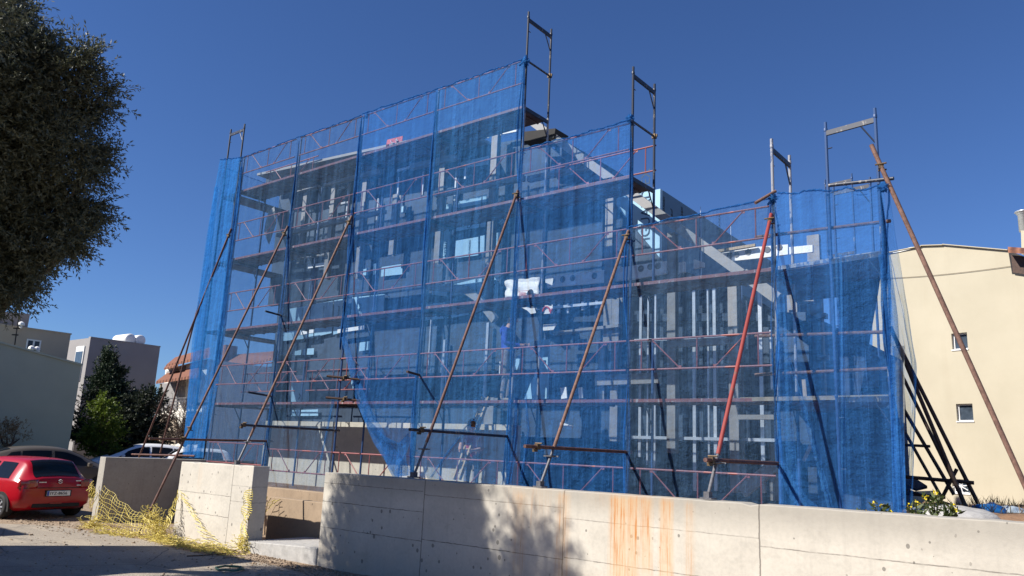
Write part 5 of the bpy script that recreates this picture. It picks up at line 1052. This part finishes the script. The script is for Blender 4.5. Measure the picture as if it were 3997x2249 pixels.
mesh_panel('wall_flap', V(ony(236, 1210, -2.72), ony(246, 1245, -2.70)), None, V(ony(224, 1228, -2.80), ony(230, 1285, -2.75)), None, 9, 5, 0, 6, .1)
mesh_panel('pillar_flap', V(ony(618, 1235, -2.66), ony(612, 1290, -2.66), ony(603, 1370, -2.68)), None, V(ony(634, 1232, -2.64), ony(634, 1290, -2.64), ony(612, 1388, -2.66)), None, 26, 4, 0, 7, .2, .006)
mesh_panel('pillar_flap', V(ony(452, 1235, -2.64), ony(490, 1310, -2.64), ony(520, 1390, -2.66)), None, V(ony(470, 1250, -2.64), ony(520, 1330, -2.64), ony(580, 1388, -2.66)), None, 16, 3, 0, 8, .55, .004)
mesh_panel('inner_flap', V(ony(640, 1240, -2.4), ony(668, 1250, -1.6), ony(705, 1256, -1.24)), None, V(ony(640, 1250, -2.4), ony(662, 1300, -1.3), ony(690, 1268, -1.23)), None, 14, 4, .02, 9, .3, .006)
def tangle(name, pts, n, spread, seed):
    q = MB(); random.seed(seed)
    for i in range(n):
        a = curve_at(pts, random.random()); h = spread*(.4+.6*random.random()); p = a + Vector((random.gauss(0, spread*.55), random.gauss(0, spread*.30), random.random()**1.6*spread*1.1)); d = rdir(); d.z *= .45; path = [p]
        for k in range(7):
            d = (d + rdir()*.75).normalized(); nx = path[-1]+d*.055; nx.z = max(-.99, min(nx.z, a.z+spread*1.9)); nx.y = min(nx.y, WY-.03) if nx.x > -6.9 else nx.y; path.append(nx)
        q.path(path, .0042, 4, cap=False)
    return q.build(name, M['yellow'], YN)
gl = lambda X, Y: onz(X, Y, -.99)
tangle('heap', V(gl(222, 1330), gl(245, 1322)), 80, .12, 1); tangle('heap', [ony(388, 1300, -3.0), ony(392, 1340, -3.05), gl(410, 1352)], 150, .15, 2); tangle('heap', V(gl(245, 1338), gl(330, 1350), gl(370, 1352)), 110, .045, 3)
tangle('heap', V(gl(395, 1358), gl(450, 1372), gl(520, 1385), gl(590, 1398)), 300, .07, 4); tangle('heap', V(ony(610, 1385, -2.72), ony(608, 1360, -2.70)), 40, .06, 5); random.seed(11)
t = thing('rope', 'thin dark rope pulled from the corner of the gate wall to the road', 'rope', ony(612, 1378, -2.64)); q = MB(); q.path([ony(612, 1378, -2.64), onz(570, 1392, -.96), onz(500, 1398, -.985), onz(470, 1399, -.985)], .010, 5); q.build('cord', M['rustdark'], t)
c_ = onz(578, 1433, -.98); t = thing('hose_ring', 'dark green loop of hose lying on the road', 'hose', c_); q = MB(); q.path([c_+Vector((.24*math.cos(a*.2618)*(1+.05*math.sin(a)), .20*math.sin(a*.2618), .02+.006*math.sin(a*1.3))) for a in range(25)], .017, 7); q.path([c_+Vector((.19*math.cos(a*.2618)+.03, .16*math.sin(a*.2618), .035)) for a in range(15)], .013, 7); q.build('hose', M['green'], t)
# ------------------------------------------------------------------ two workers behind the netting
def person(label, base, joints, bones, mats, face_dir, headr, hairmat, extra=None):
    t = thing('person', label, 'person', base); base = Vector(base); names = list(joints); me = bpy.data.meshes.new('body')
    me.from_pydata([Vector(joints[n][0]) for n in names], [(names.index(a), names.index(b_)) for a, b_ in bones], [])
    o = bpy.data.objects.new('body', me); COL.objects.link(o); md = o.modifiers.new('skin', 'SKIN'); md.use_smooth_shade = True
    for i, n in enumerate(names):
        r_ = joints[n][1]; me.skin_vertices[0].data[i].radius = r_ if isinstance(r_, tuple) else (r_, r_); me.skin_vertices[0].data[i].use_root = (n == 'pelvis')
    sb = o.modifiers.new('sub', 'SUBSURF'); sb.levels = 2; sb.render_levels = 2; bpy.context.view_layer.update()
    m2 = bpy.data.meshes.new_from_object(o.evaluated_get(bpy.context.evaluated_depsgraph_get())); bpy.data.objects.remove(o); m2.name = 'body'
    m2.materials.clear(); keys = list(mats)
    for k in keys: m2.materials.append(mats[k])
    seg = [(Vector(joints[a][0]), Vector(joints[b_][0]), joints[b_][2]) for a, b_ in bones]
    for p in m2.polygons:
        best = min(seg, key=lambda s_: (p.center - (s_[0] + (s_[1]-s_[0])*max(0, min(1, (p.center-s_[0]).dot(s_[1]-s_[0])/max(1e-6, (s_[1]-s_[0]).length_squared))))).length)
        p.material_index = keys.index(best[2]); p.use_smooth = True
    bo = bpy.data.objects.new('body', m2); COL.objects.link(bo); bo.parent = t
    f = Vector(face_dir).normalized(); hc_ = Vector(joints['head'][0]); lf_ = Vector((-f.y, f.x, 0)).normalized()
    def ell(c, rx, ry, rz, cut=None):
        q = MB(); rows = []
        for i in range(11):
            th = math.pi*i/10*(cut or 1); rows.append([base+c+f*math.sin(th)*math.cos(k*math.pi/9)*rx+lf_*math.sin(th)*math.sin(k*math.pi/9)*ry+Vector((0, 0, math.cos(th)*rz)) for k in range(19)])
        q.grid(rows); return q
    ell(hc_ - f*.018 + Vector((0, 0, .018)), headr*1.03, headr*.84, headr*1.12, .56).build('hair', hairmat, t, smooth=True)
    ell(hc_+f*headr*.93-Vector((0, 0, .02)), .024, .016, .03).build('nose', M['skin'], t, smooth=True)
    for s_ in (1, -1):
        ell(hc_+lf_*headr*.80*s_-Vector((0, 0, .012)), .022, .010, .034).build('ear', M['skin'], t, smooth=True)
        ell(hc_+f*headr*.84+lf_*.033*s_+Vector((0, 0, .016)), .010, .013, .007).build('eye', M['black'], t, smooth=True)
    q = MB(); q.bar(base+hc_+f*headr*.86-lf_*.022-Vector((0, 0, .062)), base+hc_+f*headr*.86+lf_*.022-Vector((0, 0, .062)), .008, .008); q.build('mouth', M['redink'], t)
    return t
hood = basic('blue hooded sweatshirt', (.028, .065, .36), .9, var=.3, scale=8, bump=.5, bscale=14); jean = basic('dusty jeans', (.17, .155, .165), .9, var=.35, scale=9, bump=.4, bscale=20); shoe = basic('dusty shoes', (.26, .24, .22), .9)
FX = Vector((.88, .35, 0)); LX_ = Vector((-.35, .88, 0))
def B(f, l, z): return FX*f + LX_*l + Vector((0, 0, z))
J = {'pelvis': (B(0, 0, .95), (.150, .115), 'jean'), 'waist': (B(.0, 0, 1.10), (.150, .115), 'hood'), 'chest': (B(-.01, 0, 1.32), (.175, .135), 'hood'), 'collar': (B(-.01, 0, 1.46), (.085, .08), 'hood'), 'neck': (B(.03, 0, 1.55), .055, 'skin'), 'head': (B(.075, 0, 1.67), (.088, .098), 'skin'), 'crown': (B(.07, 0, 1.735), .068, 'skin')}
for s_, n in ((1, 'l'), (-1, 'r')):
    J.update({'hip'+n: (B(0, .095*s_, .90), .105, 'jean'), 'knee'+n: (B(.03+.03*s_, .10*s_, .49), .070, 'jean'), 'ankle'+n: (B(-.01+.03*s_, .11*s_, .10), .060, 'jean'), 'heel'+n: (B(.0+.03*s_, .11*s_, .045), .045, 'shoe'), 'toe'+n: (B(.17+.03*s_, .13*s_, .035), .035, 'shoe'),
              'sh'+n: (B(-.01, .19*s_, 1.41), .078, 'hood'), 'elb'+n: (B(.06 if s_ > 0 else .02, .25*s_, 1.13), .058, 'hood'), 'wri'+n: (B(.30, .17*s_, 1.14 if s_ > 0 else 1.10), .040, 'hood'), 'palm'+n: (B(.37, .15*s_, 1.15 if s_ > 0 else 1.11), (.036, .020), 'skin')})
    for k in range(4):
        zz = (1.15 if s_ > 0 else 1.11) + .028 - k*.019; J['f%d%s' % (k, n)] = (B(.415, .145*s_, zz), .010, 'skin'); J['g%d%s' % (k, n)] = (B(.445-.005*k, .120*s_, zz-.004), .009, 'skin')
    J['th'+n] = (B(.385, .115*s_, 1.17 if s_ > 0 else 1.13), .011, 'skin')
BO = [('pelvis', 'waist'), ('waist', 'chest'), ('chest', 'collar'), ('collar', 'neck'), ('neck', 'head'), ('head', 'crown')]
for n in 'lr': BO += [('pelvis', 'hip'+n), ('hip'+n, 'knee'+n), ('knee'+n, 'ankle'+n), ('ankle'+n, 'heel'+n), ('heel'+n, 'toe'+n), ('chest', 'sh'+n), ('sh'+n, 'elb'+n), ('elb'+n, 'wri'+n), ('wri'+n, 'palm'+n), ('palm'+n, 'th'+n)] + [('palm'+n, 'f%d%s' % (k, n)) for k in range(4)] + [('f%d%s' % (k, n), 'g%d%s' % (k, n)) for k in range(4)]
mb = ony(1272, 1004, .42); mb.z = 2.015
pm = person('man in a blue hooded sweatshirt and dusty jeans standing on the first deck', tuple(mb), J, BO, {'skin': M['skin'], 'hood': hood, 'jean': jean, 'shoe': shoe}, FX+Vector((0, 0, -.25)), .105, basic('short grey brown hair', (.07, .055, .045), .9))
q = MB(); rows = []
for i in range(9):
    th = i/8*math.pi; rows.append([mb+B(-.09-.07*math.sin(th)*math.sin(k/10*math.pi), (k/10-.5)*.30*(.55+.45*math.sin(th)), 1.49-.20*(i/8)+.03*math.sin(k/10*math.pi)) for k in range(11)])
q.grid(rows); ho = q.build('hood', hood, pm, smooth=True); sm_ = ho.modifiers.new('t', 'SOLIDIFY'); sm_.thickness = .035
q = MB(); q.box(mb+B(-.10, -.17, .66), (.02, .035, .24), .3); q.build('tool_tape', M['white'], pm)
mb2 = ony(1190, 1150, .95); mb2.z = 0.0
FX = Vector((.3, -.95, 0)); LX_ = Vector((.95, .3, 0)); J2 = {}
for k, v in J.items():
    pass
J2 = {'pelvis': (B(0, 0, .93), (.150, .115), 'jean'), 'waist': (B(.02, 0, 1.08), (.150, .115), 'shirt'), 'chest': (B(.06, 0, 1.28), (.17, .125), 'shirt'), 'collar': (B(.09, 0, 1.40), (.08, .075), 'shirt'), 'neck': (B(.12, 0, 1.47), .052, 'skin'), 'head': (B(.17, 0, 1.57), (.088, .098), 'skin'), 'crown': (B(.18, 0, 1.64), .068, 'skin')}
for s_, n in ((1, 'l'), (-1, 'r')):
    J2.update({'hip'+n: (B(0, .095*s_, .88), .100, 'jean'), 'knee'+n: (B(.05, .10*s_, .48), .068, 'jean'), 'ankle'+n: (B(0, .11*s_, .10), .055, 'jean'), 'heel'+n: (B(.0, .11*s_, .045), .045, 'shoe'), 'toe'+n: (B(.17, .13*s_, .035), .035, 'shoe'), 'sh'+n: (B(.06, .185*s_, 1.36), .072, 'shirt'), 'elb'+n: (B(.12, .25*s_, 1.10), .050, 'skin'), 'wri'+n: (B(.32, .16*s_, 1.06), .034, 'skin'), 'palm'+n: (B(.39, .13*s_, 1.05), (.036, .020), 'skin')})
    for k in range(4): J2['f%d%s' % (k, n)] = (B(.435, .125*s_, 1.078-k*.019), .010, 'skin'); J2['g%d%s' % (k, n)] = (B(.465-.005*k, .10*s_, 1.072-k*.019), .009, 'skin')
    J2['th'+n] = (B(.405, .095*s_, 1.085), .011, 'skin')
person('worker in a red top standing at ground level behind the torn hole in the net', tuple(mb2), J2, BO, {'skin': M['skin'], 'shirt': basic('red work shirt', (.30, .03, .05), .9, var=.2), 'jean': jean, 'shoe': shoe}, FX+Vector((0, 0, -.3)), .105, basic('cropped hair', (.20, .12, .08), .9))
